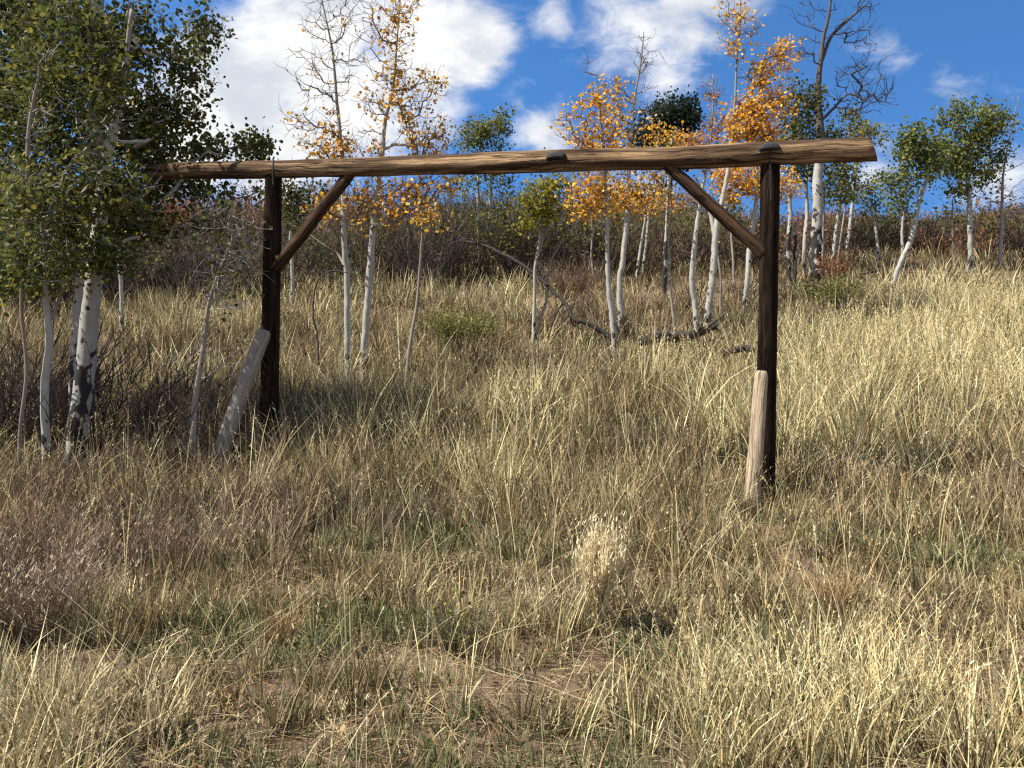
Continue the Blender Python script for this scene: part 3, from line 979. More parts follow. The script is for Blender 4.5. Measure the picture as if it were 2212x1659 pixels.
make_tree('aspen_tree', 'white aspen with orange lower crown just left of right gate post',
          [(1610, 655, 13), (1614, 600, 13), (1619, 540, 13), (1628, 480, 12), (1634, 430, 10), (1635, 360, 7)],
          [(1600, 380, 60, 50, 90, 1.3), (1650, 390, 60, 50, 70, 1.2), (1700, 400, 35, 35, 34, 1.2), (1560, 390, 40, 30, 34, 1.0)], 'orange', per=9, leaf=0.080, spread=0.15, crown_from=0.45, side=1)
# --- right of the post
make_tree('aspen_tree', 'slender dark scarred aspen nearest the right side of right post',
          [(1704, 595, 12), (1702, 540, 12), (1708, 470, 11), (1706, 410, 9), (1712, 300, 6)],
          [(1740, 220, 55, 50, 70), (1730, 300, 50, 40, 60), (1700, 320, 40, 30, 34)], 'dark', per=9, leaf=0.10, spread=0.17, bark=M_BARK_SCARRED, crown_from=0.5,
          extra_trunks=[[(1716, 590, 8), (1718, 530, 7), (1722, 480, 5)]])
make_tree('aspen_tree', 'plain grey white trunked aspen left of the big dead topped tree',
          [(1739, 575, 12), (1738, 520, 11), (1744, 460, 10), (1742, 400, 8), (1750, 310, 5)],
          [(1740, 360, 60, 40, 60), (1790, 300, 50, 50, 50), (1720, 260, 40, 50, 40)], 'dark', per=9, leaf=0.10, spread=0.17, crown_from=0.5)
make_tree('aspen_tree', 'tallest aspen with dead dark leafless top and black scarred trunk',
          [(1761, 582, 27), (1764, 520, 24), (1766, 450, 22), (1767, 380, 20), (1773, 310, 19), (1770, 250, 17), (1768, 190, 12), (1772, 130, 10), (1779, 80, 8), (1790, 30, 6), (1800, -60, 4)],
          [(1855, 170, 70, 50, 40, 0), (1885, 205, 60, 35, 44, 0), (1840, 225, 50, 25, 20, 0), (1845, 70, 40, 50, 16, 0), (1870, 15, 20, 18, 12, 0), (1800, 60, 60, 70, 18, 0), (1740, 100, 45, 40, 16, 0), (1740, 10, 30, 50, 12, 0),
           (1820, -40, 60, 40, 14, 0), (1870, 110, 40, 40, 16, 0)],
          'dark', per=0, bark=M_BARK_DEAD, twig=M_TWIG_DARK, crown_from=0.52, side=2, tip=0.008, dead=True, sides=16,
          extra_trunks=[[(1776, 128, 8), (1795, 80, 7), (1830, 45, 6), (1868, 12, 4)], [(1773, 262, 7), (1800, 235, 6), (1830, 205, 4), (1862, 212, 3)]])
make_tree('aspen_tree', 'green aspen with narrow crown right of the dead topped tree',
          [(1801, 560, 10), (1806, 500, 9), (1815, 430, 8), (1822, 350, 6), (1835, 280, 4)],
          [(1830, 390, 45, 40, 44), (1800, 350, 40, 40, 40), (1840, 260, 30, 30, 20, 0.8), (1790, 420, 30, 30, 22)], 'olive', per=9, leaf=0.10, spread=0.16, crown_from=0.5)
make_tree('aspen_tree', 'thin aspen under the right beam end, leaves tinged with orange',
          [(1829, 540, 9), (1838, 470, 9), (1845, 400, 8), (1850, 340, 6), (1865, 270, 4)],
          [(1860, 285, 40, 28, 50), (1870, 400, 40, 45, 40, 0.7), (1900, 300, 24, 30, 14, 0.8), (1840, 330, 40, 30, 30)], 'yellowgreen', per=8, leaf=0.095, spread=0.15, crown_from=0.5, side=1)
make_tree('aspen_tree', 'strongly leaning white aspen with green crown on the right slope',
          [(1931, 618, 11), (1945, 570, 12), (1962, 530, 13), (1975, 490, 12), (1986, 440, 11), (1998, 400, 8), (2020, 330, 5)],
          [(1950, 390, 55, 40, 60), (1960, 320, 40, 40, 44), (2010, 330, 50, 50, 70), (1920, 380, 30, 20, 14, 0.7), (1940, 440, 45, 30, 24, 0.7), (1970, 290, 30, 15, 14)],
          'fresh', per=9, leaf=0.095, spread=0.17, crown_from=0.5, side=1)
make_tree('aspen_tree', 'round full crowned green aspen on the right with straight trunk',
          [(2096, 565, 13), (2095, 500, 12), (2094, 440, 11), (2092, 380, 8), (2095, 300, 6)],
          [(2090, 290, 70, 55, 130), (2070, 240, 25, 28, 30), (2140, 270, 45, 40, 60), (2050, 350, 55, 45, 80), (2120, 350, 55, 45, 80), (2170, 330, 20, 25, 12, 0.8), (2080, 410, 60, 25, 34, 0.8), (2150, 250, 20, 20, 14)],
          'fresh', per=11, leaf=0.095, spread=0.17, crown_from=0.5)
make_tree('bare_tree', 'nearly leafless grey tree at the right picture edge',
          [(2160, 560, 8), (2162, 500, 8), (2164, 430, 7), (2168, 370, 5), (2180, 300, 3), (2200, 210, 2)],
          [(2190, 430, 50, 50, 44, 0.15), (2150, 420, 40, 30, 24, 0.2), (2195, 260, 25, 60, 12, 0), (2215, 350, 30, 40, 14, 0)], 'rust', per=6, leaf=0.09, bark=M_BARK_GREY, twig=M_TWIG_PALE, crown_from=0.3, side=3, tip=0.005)
# thin stems and short trunks in the scrub
make_tree('aspen_sapling', 'short pale sapling in the dark scrub left of leaning aspen',
          [(1897, 560, 8), (1894, 520, 7), (1890, 480, 6), (1880, 450, 4)], [(1880, 440, 30, 25, 26, 0.9)], 'olive', per=8, leaf=0.09, crown_from=0.5)
make_tree('aspen_sapling', 'short pale sapling close behind the leaning aspen trunk',
          [(1950, 545, 8), (1949, 500, 7), (1952, 450, 6), (1950, 410, 4)], [(1945, 420, 30, 25, 22, 0.9)], 'fresh', per=8, leaf=0.09, crown_from=0.5)
make_tree('aspen_sapling', 'leaning thin white sapling before dark scrub, right of joined orange trunks',
          [(1376, 590, 7), (1385, 530, 7), (1393, 480, 6), (1398, 430, 4)], [(1400, 440, 35, 25, 26, 1)], 'orange', per=8, leaf=0.09, crown_from=0.5)
make_tree('aspen_sapling', 'pale broken sapling behind the left brace with arching limb',
          [(665, 575, 8), (664, 540, 8), (660, 500, 7), (655, 470, 5)], [(650, 440, 40, 30, 30, 0.9), (640, 500, 50, 25, 10, 0.0)], 'dark', per=7, leaf=0.09, crown_from=0.4, side=2)
make_tree('aspen_tree', 'dark green leafy aspen behind the left post and brace',
          [(632, 590, 9), (628, 520, 8), (632, 450, 7), (640, 400, 5)],
          [(640, 410, 45, 30, 50), (620, 470, 35, 50, 40, 0.8), (700, 410, 40, 20, 24, 0.8)], 'dark', Y=24, per=8, leaf=0.09, spread=0.17, crown_from=0.3)

for (lab, tr, bl, pl) in (
        ('slim straight sapling touching the right side of the big dead topped trunk', [(1778, 575, 6), (1777, 520, 6), (1779, 470, 5), (1782, 400, 3)], [(1790, 400, 30, 30, 22)], 'olive'),
        ('thin tilted sapling just right of the narrow crowned green aspen', [(1812, 555, 5), (1818, 500, 5), (1826, 450, 4), (1830, 410, 3)], [(1832, 420, 28, 24, 18)], 'olive'),
        ('very thin leafless sapling in scrub right of the slanting dead branch', [(1282, 600, 5), (1277, 550, 5), (1280, 500, 4), (1276, 450, 2)], [(1280, 470, 40, 40, 12, 0.1)], 'rust'),
        ('thin white sapling behind the right brace foot', [(1585, 600, 6), (1583, 560, 6), (1580, 500, 5), (1586, 440, 3)], [(1585, 440, 30, 25, 18)], 'olive'),
        ('slender dark stem standing right of the forked orange aspen', [(1557, 665, 6), (1556, 600, 5), (1550, 540, 5), (1545, 480, 3)], [(1545, 490, 30, 40, 10, 0.1)], 'rust'),
        ('thin pale sapling in the dark scrub far right of the leaning aspen', [(2062, 560, 5), (2060, 520, 5), (2056, 470, 4), (2058, 430, 2)], [(2055, 450, 26, 30, 14, 0.3)], 'fresh'),
        ('thin grey sapling in scrub between twin green aspen and yellow green one', [(1108, 590, 5), (1104, 540, 5), (1108, 480, 4), (1100, 430, 2)], [(1105, 440, 40, 30, 22, 0.7)], 'olive')):
    make_tree('aspen_sapling', lab, tr, bl, pl, per=7, leaf=0.09, bark=M_BARK_GREY, crown_from=0.4, side=2)


# ------------------------------------------------------------------ dead wood and stones
def dead_pole(label, pts, widths, ys, mat, name, cat, seed, limbs=()):
    pp = [P(u, v, y) for (u, v), y in zip(pts, ys)]
    rt = root(name, (pp[0][0], pp[0][1], gz(pp[0][0], pp[0][1])), label, cat)
    C = catmull(pp, 50)
    R = np.interp(np.linspace(0, 1, 50), np.linspace(0, 1, len(widths)), [px(w, y) / 2 for w, y in zip(widths, ys)])
    C[1:-1] += RS.normal(size=C[1:-1].shape) * R[1:-1, None] * 0.2
    T = Tubes().add(C, R, 10, rough=0.2, seed=seed)
    T.build('stem', mat, rt)
    if limbs:
        B = Tubes()
        for (k, d, L) in limbs:
            q = C[k]
            d = np.array(d, float)
            d /= np.linalg.norm(d)
            m = q + d * L * 0.5 + RS.normal(size=3) * 0.06
            B.add(catmull([q, m, q + d * L + np.array((0, 0, 0.05))], 8), np.linspace(R[k] * 0.6, 0.005, 8), 4, cap=False)
        tag(B.build('side_twig', mat, rt), kind='stuff')
    return rt


dead_pole('long dark dead branch slanting down to the right into the grass', [(1325, 735), (1300, 716), (1272, 699), (1242, 690), (1224, 660), (1195, 628), (1140, 580), (1085, 548), (1045, 530), (1005, 521)],
          [12, 12, 10, 10, 9, 8, 7, 7, 6, 4], [17.2, 17.3, 17.4, 17.5, 17.8, 18.2, 18.8, 19.4, 19.9, 20.3], M_DEADWOOD, 'dead_branch', 'branch', 31,
          limbs=[(18, (0.1, -0.2, -0.9), 0.55), (20, (0.5, 0, -0.7), 0.6), (23, (-0.3, 0.1, -0.6), 0.5), (30, (0.5, 0.2, 0.5), 0.5), (38, (-0.4, 0.1, 0.5), 0.6), (44, (-0.5, 0, 0.2), 0.5), (46, (0.2, 0, -0.5), 0.3)])
dead_pole('rotting dark log lying in grass below the slim white aspens', [(1385, 738), (1430, 727), (1480, 726), (1545, 706)], [18, 24, 22, 13], [16.2, 16.3, 16.4, 16.8], M_OLDLOG, 'fallen_log', 'log', 33,
          limbs=[(40, (0.8, 0, 0.5), 0.7), (36, (0.6, 0.2, 0.6), 0.5)])
dead_pole('small dark fallen log half hidden in grass near right post', [(1560, 765), (1600, 752), (1625, 756)], [10, 16, 14], [15.3, 15.3, 15.2], M_OLDLOG, 'fallen_log', 'log', 37)
dead_pole('arching dead twig beside the left trunk of the middle pair', [(688, 790), (685, 720), (677, 690), (678, 640), (690, 602), (720, 585), (752, 590)], [4, 4, 4, 4, 4, 3, 2], [14.6] * 7, M_TWIG_DARK, 'dead_twig', 'branch', 41)


def rock(u, v, w, h, Y, label, seed):
    c = P(u, v, Y)
    c[2] = gz(c[0], Y) + 0.03
    rs = np.random.RandomState(seed)
    na, nb = 14, 9
    th = np.linspace(0, 2 * np.pi, na, endpoint=False)
    ph = np.linspace(0, np.pi, nb)
    V = []
    for p in ph:
        for t in th:
            d = np.array((math.sin(p) * math.cos(t), math.sin(p) * math.sin(t), math.cos(p)))
            k = 0.72 + 0.5 * float(fbm(d[0] * 1.3 + seed, d[1] * 1.3 + d[2] * 1.7, 1.0))
            V.append(c + d * k * np.array((px(w, Y) / 2, px(w, Y) / 2.5, px(h, Y) / 2)))
    F = [(j * na + i, (j + 1) * na + i, (j + 1) * na + (i + 1) % na, j * na + (i + 1) % na) for j in range(nb - 1) for i in range(na)]
    o = link_mesh('rock', np.array(V), np.array(F), M_ROCK, smooth=False)
    tag(o, label, 'rock')




# ------------------------------------------------------------------ shrubs
def bush(soup, x, y, h, r, n, ca, cb, w=0.006, side=5, z=None, K=3, leaf_pal=None, leaf_n=0, leaf_size=0.05, lean=(0.15, 0.75), ls=None, sl=1.0, sjit=1.1, basec=0.8):
    z = gz(x, y) if z is None else z
    n = int(n)
    az = RS.rand(n) * 2 * np.pi
    q = RS.rand(n) ** 0.6
    rt = np.stack([x + np.cos(az) * q * r * 0.30, y + np.sin(az) * q * r * 0.30, np.full(n, z - 0.04)], -1)
    hh = h * RS.uniform(0.55, 1.05, n)
    ln = RS.uniform(lean[0], lean[1], n) * (r / h) * 1.3
    bd = RS.uniform(-0.05, 0.30, n)
    ca, cb = np.array(ca), np.array(cb)
    mixv = RS.rand(n, 1)
    c = (ca * mixv + cb * (1 - mixv)) * RS.uniform(0.75, 1.25, (n, 1))
    azj = az + RS.normal(size=n) * 0.35
    V, F, C, ctr = ribbons(rt, hh, np.full(n, w * 1.6), azj, ln, bd, c * basec, c, K=4, face=RS.rand(n) * np.pi)
    soup.add(V, F, C)
    tips = [ctr[:, -1]]
    for k in range(side):
        f = RS.uniform(0.25, 0.98, n) * 4
        i0 = np.minimum(f.astype(int), 3)
        ff = (f - i0)[:, None]
        idx = np.arange(n)
        rt2 = ctr[idx, i0] * (1 - ff) + ctr[idx, i0 + 1] * ff
        L = hh * RS.uniform(0.14, 0.42, n)
        V, F, C, c2 = ribbons(rt2, L, np.full(n, w), azj + RS.normal(size=n) * sjit, RS.uniform(0.2, 1.0, n) * sl, RS.uniform(-0.2, 0.3, n), c, c * 1.15, K=2, face=RS.rand(n) * np.pi)
        soup.add(V, F, C)
        tips.append(c2[:, -1])
    tips = np.concatenate(tips)
    if leaf_n:
        s = tips[RS.randint(len(tips), size=int(leaf_n))] + RS.normal(size=(int(leaf_n), 3)) * 0.05
        V, F, C = leaves(s, leaf_size, leaf_pal)
        (ls or soup).add(V, F, C)
    return tips


PUR = ((0.165, 0.114, 0.074), (0.120, 0.084, 0.057))
BRN = ((0.210, 0.145, 0.095), (0.150, 0.105, 0.075))
TAN = ((0.330, 0.245, 0.155), (0.250, 0.180, 0.115))
DRK = ((0.085, 0.062, 0.055), (0.060, 0.045, 0.042))
GRY = ((0.098, 0.078, 0.072), (0.070, 0.056, 0.053))
RUS = ((0.23, 0.11, 0.055), (0.15, 0.08, 0.05))


def shrub(label, u, v, lift, h, r, n, ca, cb, cat='shrub', name='dry_shrub', Y=None, leaf_pal=None, leaf_n=0, side=5, w=0.006, leaf_size=0.04, lean=(0.15, 0.75), puff=0, fluff=(0.33, 0.25, 0.175), sl=1.0):
    Y = Y or depth_for(u, v, lift)
    x = (u - UC) / FPX * Y
    z = gz(x, Y)
    rt = root(name, (x, Y, z), label, cat)
    S, L = Soup(), Soup()
    tips = bush(S, x, Y, h, r, n, ca, cb, w=w, side=side, leaf_pal=leaf_pal, leaf_n=leaf_n, leaf_size=leaf_size, ls=L, lean=lean, sl=sl)
    if puff:       # pale seed fluff on the twig ends
        k = RS.randint(len(tips), size=puff)
        p = tips[k] + RS.normal(size=(puff, 3)) * 0.012
        a = RS.rand(puff) * 6.28
        V, F, C, _ = ribbons(p, RS.uniform(0.012, 0.038, puff), np.full(puff, 0.006), a, RS.uniform(0, 1, puff), RS.uniform(-.3, .5, puff), np.tile(fluff, (puff, 1)) * RS.uniform(0.6, 1.2, (puff, 1)), np.tile(fluff, (puff, 1)) * 1.2, K=2)
        L.add(V, F, C)
    tag(S.build('branching', M_TWIGMASS, rt), kind='stuff')
    if L.n:
        tag(L.build('foliage' if leaf_n else 'seed_fluff', M_LEAF if leaf_n else M_GRASS, rt), kind='stuff')
    return rt


shrub('purple brown leafless shrub with pale fluffy tips at left edge', 75, 1370, 0.05, 0.60, 0.42, 300, (0.225, 0.162, 0.110), (0.150, 0.108, 0.076), puff=1300, w=0.0032, side=6, fluff=(0.44, 0.36, 0.26))
shrub('low purplish weed thicket at the far left below the sapling', -20, 1240, 0.1, 0.6, 0.5, 220, *PUR, puff=400, w=0.004, side=6)
shrub('brown weedy shrub in front of the big furrowed aspen', 250, 1180, 0.1, 0.45, 0.6, 200, *BRN, puff=500, w=0.004, side=6)
shrub('rusty brown weed clump below the grey leaning log', 430, 1190, 0.1, 0.45, 0.55, 200, *BRN, puff=600, w=0.004, side=6, name='weed_clump', cat='weeds')
shrub('dense weed clump with pale fluff at the foot of left post', 590, 1120, 0.1, 0.42, 0.5, 180, *BRN, puff=700, w=0.004, side=6, name='weed_clump', cat='weeds')
shrub('olive green leafy shrub in grass behind the beam centre', 1000, 735, 0.3, 1.0, 0.75, 240, (0.13, 0.11, 0.05), (0.16, 0.12, 0.06), leaf_pal='olive', leaf_n=2600, leaf_size=0.045, name='green_shrub')
shrub('small yellow green shrub right of the right gate post', 1790, 655, 0.3, 0.95, 0.9, 240, (0.13, 0.11, 0.05), (0.16, 0.12, 0.06), leaf_pal='olive', leaf_n=2400, leaf_size=0.055, name='green_shrub')
shrub('dark bare shrub spreading behind the big furrowed trunks', 215, 840, 0.3, 1.75, 1.8, 120, *DRK, Y=11.9, w=0.020, side=9, lean=(0.4, 1.1), name='bare_shrub')
shrub('dark bare shrub at the left edge behind the slim sapling', 10, 870, 0.3, 1.75, 1.5, 120, *DRK, Y=12.4, w=0.020, side=9, lean=(0.3, 1.1), name='bare_shrub')
shrub('brown bare shrub between the crooked sapling and left post', 470, 860, 0.3, 1.2, 0.9, 150, *BRN, Y=11.5, w=0.006, side=8, lean=(0.2, 0.9), name='bare_shrub')
shrub('grey brown bare shrub in grass right of the orange joined trunks', 1240, 625, 0.3, 1.3, 1.2, 240, *BRN, w=0.010, side=6, name='bare_shrub')
shrub('russet leafed shrub in grass below the right beam end', 1800, 590, 0.3, 1.0, 0.6, 90, *RUS, leaf_pal='russet', leaf_n=420, leaf_size=0.06, w=0.010, name='russet_shrub')
shrub('small dark bare shrub in the golden grass on the right', 2000, 900, 0.2, 0.55, 0.5, 160, *PUR, w=0.005, side=6, name='bare_shrub')
shrub('pale feathery seeding plume of grass standing alone in front', 1293, 1362, 0.0, 0.53, 0.040, 800, (0.68, 0.56, 0.34), (0.60, 0.46, 0.24), name='grass_tuft', cat='grass tuft', side=5, w=0.0040, puff=4200, lean=(0.0, 0.30), fluff=(0.66, 0.56, 0.36), sl=0.09)
shrub('dead upright weed stalk cluster left of the pale feathery grass', 1190, 1330, 0.02, 0.32, 0.22, 60, (0.50, 0.42, 0.31), (0.38, 0.30, 0.2), name='weed_clump', cat='weeds', side=4, w=0.003, puff=260)
shrub('dark upright weed stalks in the bare earth at lower centre', 985, 1400, 0.02, 0.34, 0.2, 80, (0.10, 0.095, 0.055), (0.15, 0.12, 0.08), name='weed_clump', cat='weeds', side=5, w=0.0035, leaf_pal='olive', leaf_n=160, leaf_size=0.02)
shrub('orange brown dry grass clump standing at lower left', 610, 1390, 0.02, 0.30, 0.16, 130, (0.32, 0.20, 0.095), (0.40, 0.28, 0.15), name='grass_tuft', cat='grass tuft', side=2, w=0.004, lean=(0.05, 0.6))
shrub('rusty dry grass clump right of the lower middle', 1800, 1330, 0.02, 0.34, 0.2, 150, (0.30, 0.18, 0.085), (0.38, 0.26, 0.13), name='grass_tuft', cat='grass tuft', side=2, w=0.004, lean=(0.05, 0.6))

# the mass of bare scrub closing the view
S, L = Soup(), Soup()
for _ in range(330):
    t = RS.rand()
    y = 27 + 17 * t + RS.normal() * 0.8
    x = RS.uniform(-0.82, 0.78) * y
    if x < -4.5:
        y -= 3.0 * float(sstep(-4.5, -10, x))
    if x > 2:
        y += 3.0 * float(sstep(2, 10, x))
    right = x > 9
    kind = RS.rand()
    ru = fbm(x, y, 0.14, 3)
    ca, cb = (GRY if kind < 0.45 else DRK if kind < 0.75 else PUR if kind < 0.92 else BRN)
    h = RS.uniform(1.8, 3.4) * (0.62 if right else 1.0) * (1.02 if -6 < x < 3 else 0.95)
    lf = 0
    pal = 'rust'
    if (right and RS.rand() < 0.20) or ru > 0.68:
        lf, pal = 190, 'russet'
    elif RS.rand() < 0.42:
        lf, pal = 320, 'dark' if RS.rand() < 0.5 else 'olive'
    bush(S, x, y, h, h * RS.uniform(0.5, 0.8), 42, ca, cb, w=0.020, side=7, leaf_pal=pal, leaf_n=lf * 1.6, leaf_size=0.095, ls=L, lean=(0.1, 0.9))
for _ in range(170):
    y = RS.uniform(46, 75)
    x = RS.uniform(-0.85, 0.75) * y
    h = RS.uniform(2.2, 4.0) * (0.6 if x > 12 else 1)
    ca, cb = (PUR, RUS, BRN)[RS.randint(3)]
    bush(S, x, y, h, h * 0.8, 46, ca, cb, w=0.045, side=6, leaf_pal='russet', leaf_n=420 if RS.rand() < 0.5 else 40, leaf_size=0.17, ls=L, lean=(0.1, 0.9))
sc_o = root('scrub_thicket', (0, 30, gz(0, 30)), None, None)
tag(S.build('scrub_twigs', M_TWIGMASS, sc_o), kind='stuff')
tag(L.build('scrub_leaves', M_LEAF, sc_o), kind='stuff')
tag(sc_o, 'dense mass of bare purple brown scrub along the top of slope', 'scrub', kind='stuff')

# ------------------------------------------------------------------ grass


def ground_at(u, v, lift=0.0):
    Y = depth_for(u, v, lift)
    return (u - UC) / FPX * Y, Y


def zone(spots, x, y, lift=0.15):
    """soft patches given by where they show in the photograph: (u, v, half width in m, half depth in m, strength)"""
    z = np.zeros_like(x)
    for (u, v, a, b, s) in spots:
        cx, cy = ground_at(u, v, lift)
        z = np.maximum(z, s * np.exp(-((x - cx) / a) ** 2 - ((y - cy) / b) ** 2))
    return z


Z_LOW = [(1620, 1110, 0.35, 0.9, 1), (1655, 1080, 0.3, 0.8, 1), (470, 1030, 0.4, 0.9, 1), (575, 960, 0.3, 0.6, 1), (170, 1000, 0.5, 0.9, 1), (100, 975, 0.3, 0.7, 1), (1293, 1370, 0.22, 0.35, 1)]
Z_DIRT = [(220, 1400, 0.6, 0.20, 1.1), (430, 1420, 0.35, 0.16, 0.75), (920, 1370, 0.35, 0.22, 1.1), (1060, 1270, 0.32, 0.26, 1.1), (1110, 1430, 0.35, 0.14, 0.8),
          (1810, 1210, 0.45, 0.35, 0.7)]
Z_GREEN = [(420, 1610, 0.6, 0.32, 1.7), (1300, 1600, 0.8, 0.4, 1.0), (1000, 1560, 0.5, 0.3, 0.8), (1550, 1250, 0.6, 0.4, 1.0), (1680, 1130, 0.5, 0.5, 0.9), (720, 1330, 0.7, 0.35, 1.1), (480, 1330, 0.6, 0.3, 1.0), (960, 1150, 0.9, 0.5, 0.9), (1500, 1350, 0.6, 0.35, 1.1), (1250, 1420, 0.5, 0.3, 0.8), (2150, 1200, 0.8, 0.5, 0.9), (1200, 930, 1.5, 0.9, 0.7),
           (1500, 1560, 0.7, 0.3, 0.7), (880, 1600, 0.5, 0.25, 0.6), (1900, 1150, 0.5, 0.4, 0.8), (1000, 720, 1.2, 1.2, 0.9)]
Z_GOLD = [(1900, 800, 2.8, 2.8, 1.9), (2150, 700, 2.4, 3.5, 1.9), (1800, 950, 2.0, 1.6, 1.5), (2050, 620, 3, 2.5, 0.9), (750, 640, 3.0, 2.0, 1.7), (1100, 640, 2.0, 1.8, 1.5), (450, 690, 1.3, 1.8, 1.5), (1200, 700, 1.2, 1.0, 0.7),
          (1100, 1050, 0.5, 0.6, 1.0), (1450, 830, 1.6, 1.2, 0.8), (1300, 1100, 1.2, 0.5, 0.8), (1750, 1520, 0.9, 0.5, 1.0), (60, 1600, 0.5, 0.45, 1.3), (900, 900, 1.5, 1, 0.5), (1250, 600, 2, 1.5, .6)]
Z_WEED = [(300, 1000, 2.0, 1.6, 1.6), (420, 1130, 1.5, 0.8, 1.6), (100, 1200, 1.3, 0.9, 1.6), (420, 760, 1.4, 1.6, 1.1), (1700, 640, 2.0, 2.0, 1.4), (1850, 640, 2, 1.5, 1.3), (1300, 700, 1.6, 1.6, 1.2), (750, 1130, 1.2, 0.6, 1.2),
          (1000, 800, 1.2, 1.0, 0.5), (2000, 880, 1.0, 0.8, 0.9), (640, 740, 1.0, 1.6, 0.7)]
GOLD = np.array([(0.65, 0.53, 0.275), (0.70, 0.60, 0.34), (0.59, 0.455, 0.20), (0.71, 0.63, 0.38)])
STRAW = np.array([(0.36, 0.272, 0.148), (0.25, 0.182, 0.098), (0.48, 0.385, 0.22), (0.27, 0.165, 0.080)])
WEEDC = np.array([(0.20, 0.142, 0.098), (0.15, 0.105, 0.078), (0.28, 0.21, 0.145), (0.10, 0.070, 0.052)])
GREENC = np.array([(0.130, 0.150, 0.060), (0.185, 0.195, 0.092), (0.080, 0.108, 0.036), (0.25, 0.24, 0.125)])

GR = Soup()
HEADS = Soup()


def sow(ntuft, ylo, yhi, per, hmul, w, K, xm=0.78, power=1.0, sigma=0.09, fill=False):
    """tufts between two distances; every tuft takes its kind from the patch it stands in"""
    y = (RS.rand(ntuft) ** power) * (yhi - ylo) + ylo
    if power == 1.0:      # even over the wedge that opens away from the road
        y = np.sqrt(RS.rand(ntuft) * (yhi ** 2 - ylo ** 2) + ylo ** 2)
    x = RS.uniform(-1, 1, ntuft) * (xm * y + 1.3)
    n1 = fbm(x, y, 0.45, 13)
    n2 = fbm(x, y, 1.3, 31)
    n3 = fbm(x, y, 0.8, 57)
    dirt = zone(Z_DIRT, x, y) + (n2 - 0.5) * 0.9
    green = zone(Z_GREEN, x, y) + (n3 - 0.55) * 1.6
    gold = zone(Z_GOLD, x, y) + (n1 - 0.56) * 1.5
    weed = zone(Z_WEED, x, y) + (n2 - 0.52) * 1.5
    keep = (dirt < 0.46) | (RS.rand(ntuft) < 0.16) if not fill else (dirt < 0.75) | (RS.rand(ntuft) < 0.45)
    x, y, green, gold, weed, dirt = (a[keep] for a in (x, y, green, gold, weed, dirt))
    n = len(x)
    r = RS.rand(n, 4) * 0.55
    sc = np.stack([np.full(n, 0.42) + r[:, 0], green + 0.06 + 0.10 * (1 - sstep(4, 7, y)) + r[:, 1], gold + r[:, 2], weed + r[:, 3]], 1)
    if fill:      # the low undergrowth between the tufts
        sc[:, 0] -= 0.30
        sc[:, 2] -= 0.60
        sc[:, 1] += 0.10
        sc[:, 3] += 0.22
    kind = sc.argmax(1)
    base_h = np.array([0.47, 0.24, 0.74, 0.42])[kind] * RS.uniform(0.5, 1.25, n)
    if fill:
        base_h *= 0.5
    near = 1 - sstep(5.0, 8.5, y)
    base_h *= (1 - 0.50 * near)
    base_h *= np.where(dirt > 0.1, 0.6, 1.0) * (0.55 + 0.9 * fbm(x, y, 0.9, 91)) * (1 - 0.62 * zone(Z_LOW, x, y))
    nb = np.maximum(3, (0.88 * per * RS.uniform(0.5, 1.5, n) * np.where(kind == 1, 1.4, 1)).astype(int))
    idx = np.repeat(np.arange(n), nb)
    m = len(idx)
    az = RS.rand(m) * 2 * np.pi
    q = np.abs(RS.normal(size=m)) * sigma * np.where(kind[idx] == 1, 1.4, 1.0)
    bx, by = x[idx] + np.cos(az) * q, y[idx] + np.sin(az) * q
    bz = terrain(bx, by) - 0.015
    h = base_h[idx] * RS.uniform(0.45, 1.15, m) * hmul
    tl = RS.rand(n) * 2 * np.pi
    tla = RS.rand(n) ** 2 * 0.35
    lx = np.cos(az) * RS.uniform(0.02, 0.34, m) + np.cos(tl)[idx] * tla[idx]
    ly = np.sin(az) * RS.uniform(0.02, 0.34, m) + np.sin(tl)[idx] * tla[idx]
    lean = np.hypot(lx, ly)
    aa = np.arctan2(ly, lx)
    bend = np.abs(RS.normal(size=m)) * (0.5 if fill else 0.24)
    flatten = RS.rand(m) < (0.25 if fill else 0.07)
    lean = np.where(flatten, RS.uniform(0.9, 1.5, m), lean)
    pal = np.stack([STRAW, GREENC, GOLD, WEEDC])
    tone = RS.randint(0, 4, n)
    ct = pal[kind, tone]
    cb_ = pal[kind[idx], RS.randint(0, 4, m)]
    c = ct[idx] * 0.6 + cb_ * 0.4
    c *= (RS.uniform(0.45, 1.30, n) * (0.7 + 0.6 * n2[keep]))[idx][:, None] * 1.08
    c *= RS.uniform(0.55, 1.35, (m, 1))
    swap = RS.rand(m) < 0.12
    c[swap] = STRAW[RS.randint(0, 4, swap.sum())]
    sw2 = RS.rand(m) < 0.10
    c[sw2] = WEEDC[RS.randint(0, 4, sw2.sum())]
    sw3 = RS.rand(m) < 0.09
    c[sw3] = GREENC[RS.randint(0, 4, sw3.sum())]
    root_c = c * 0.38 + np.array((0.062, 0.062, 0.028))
    ww = w * 1.2 * RS.uniform(0.6, 1.5, m)
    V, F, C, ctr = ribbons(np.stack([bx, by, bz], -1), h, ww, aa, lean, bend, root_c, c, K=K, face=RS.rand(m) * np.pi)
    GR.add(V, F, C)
    return ctr, c, kind[idx], h


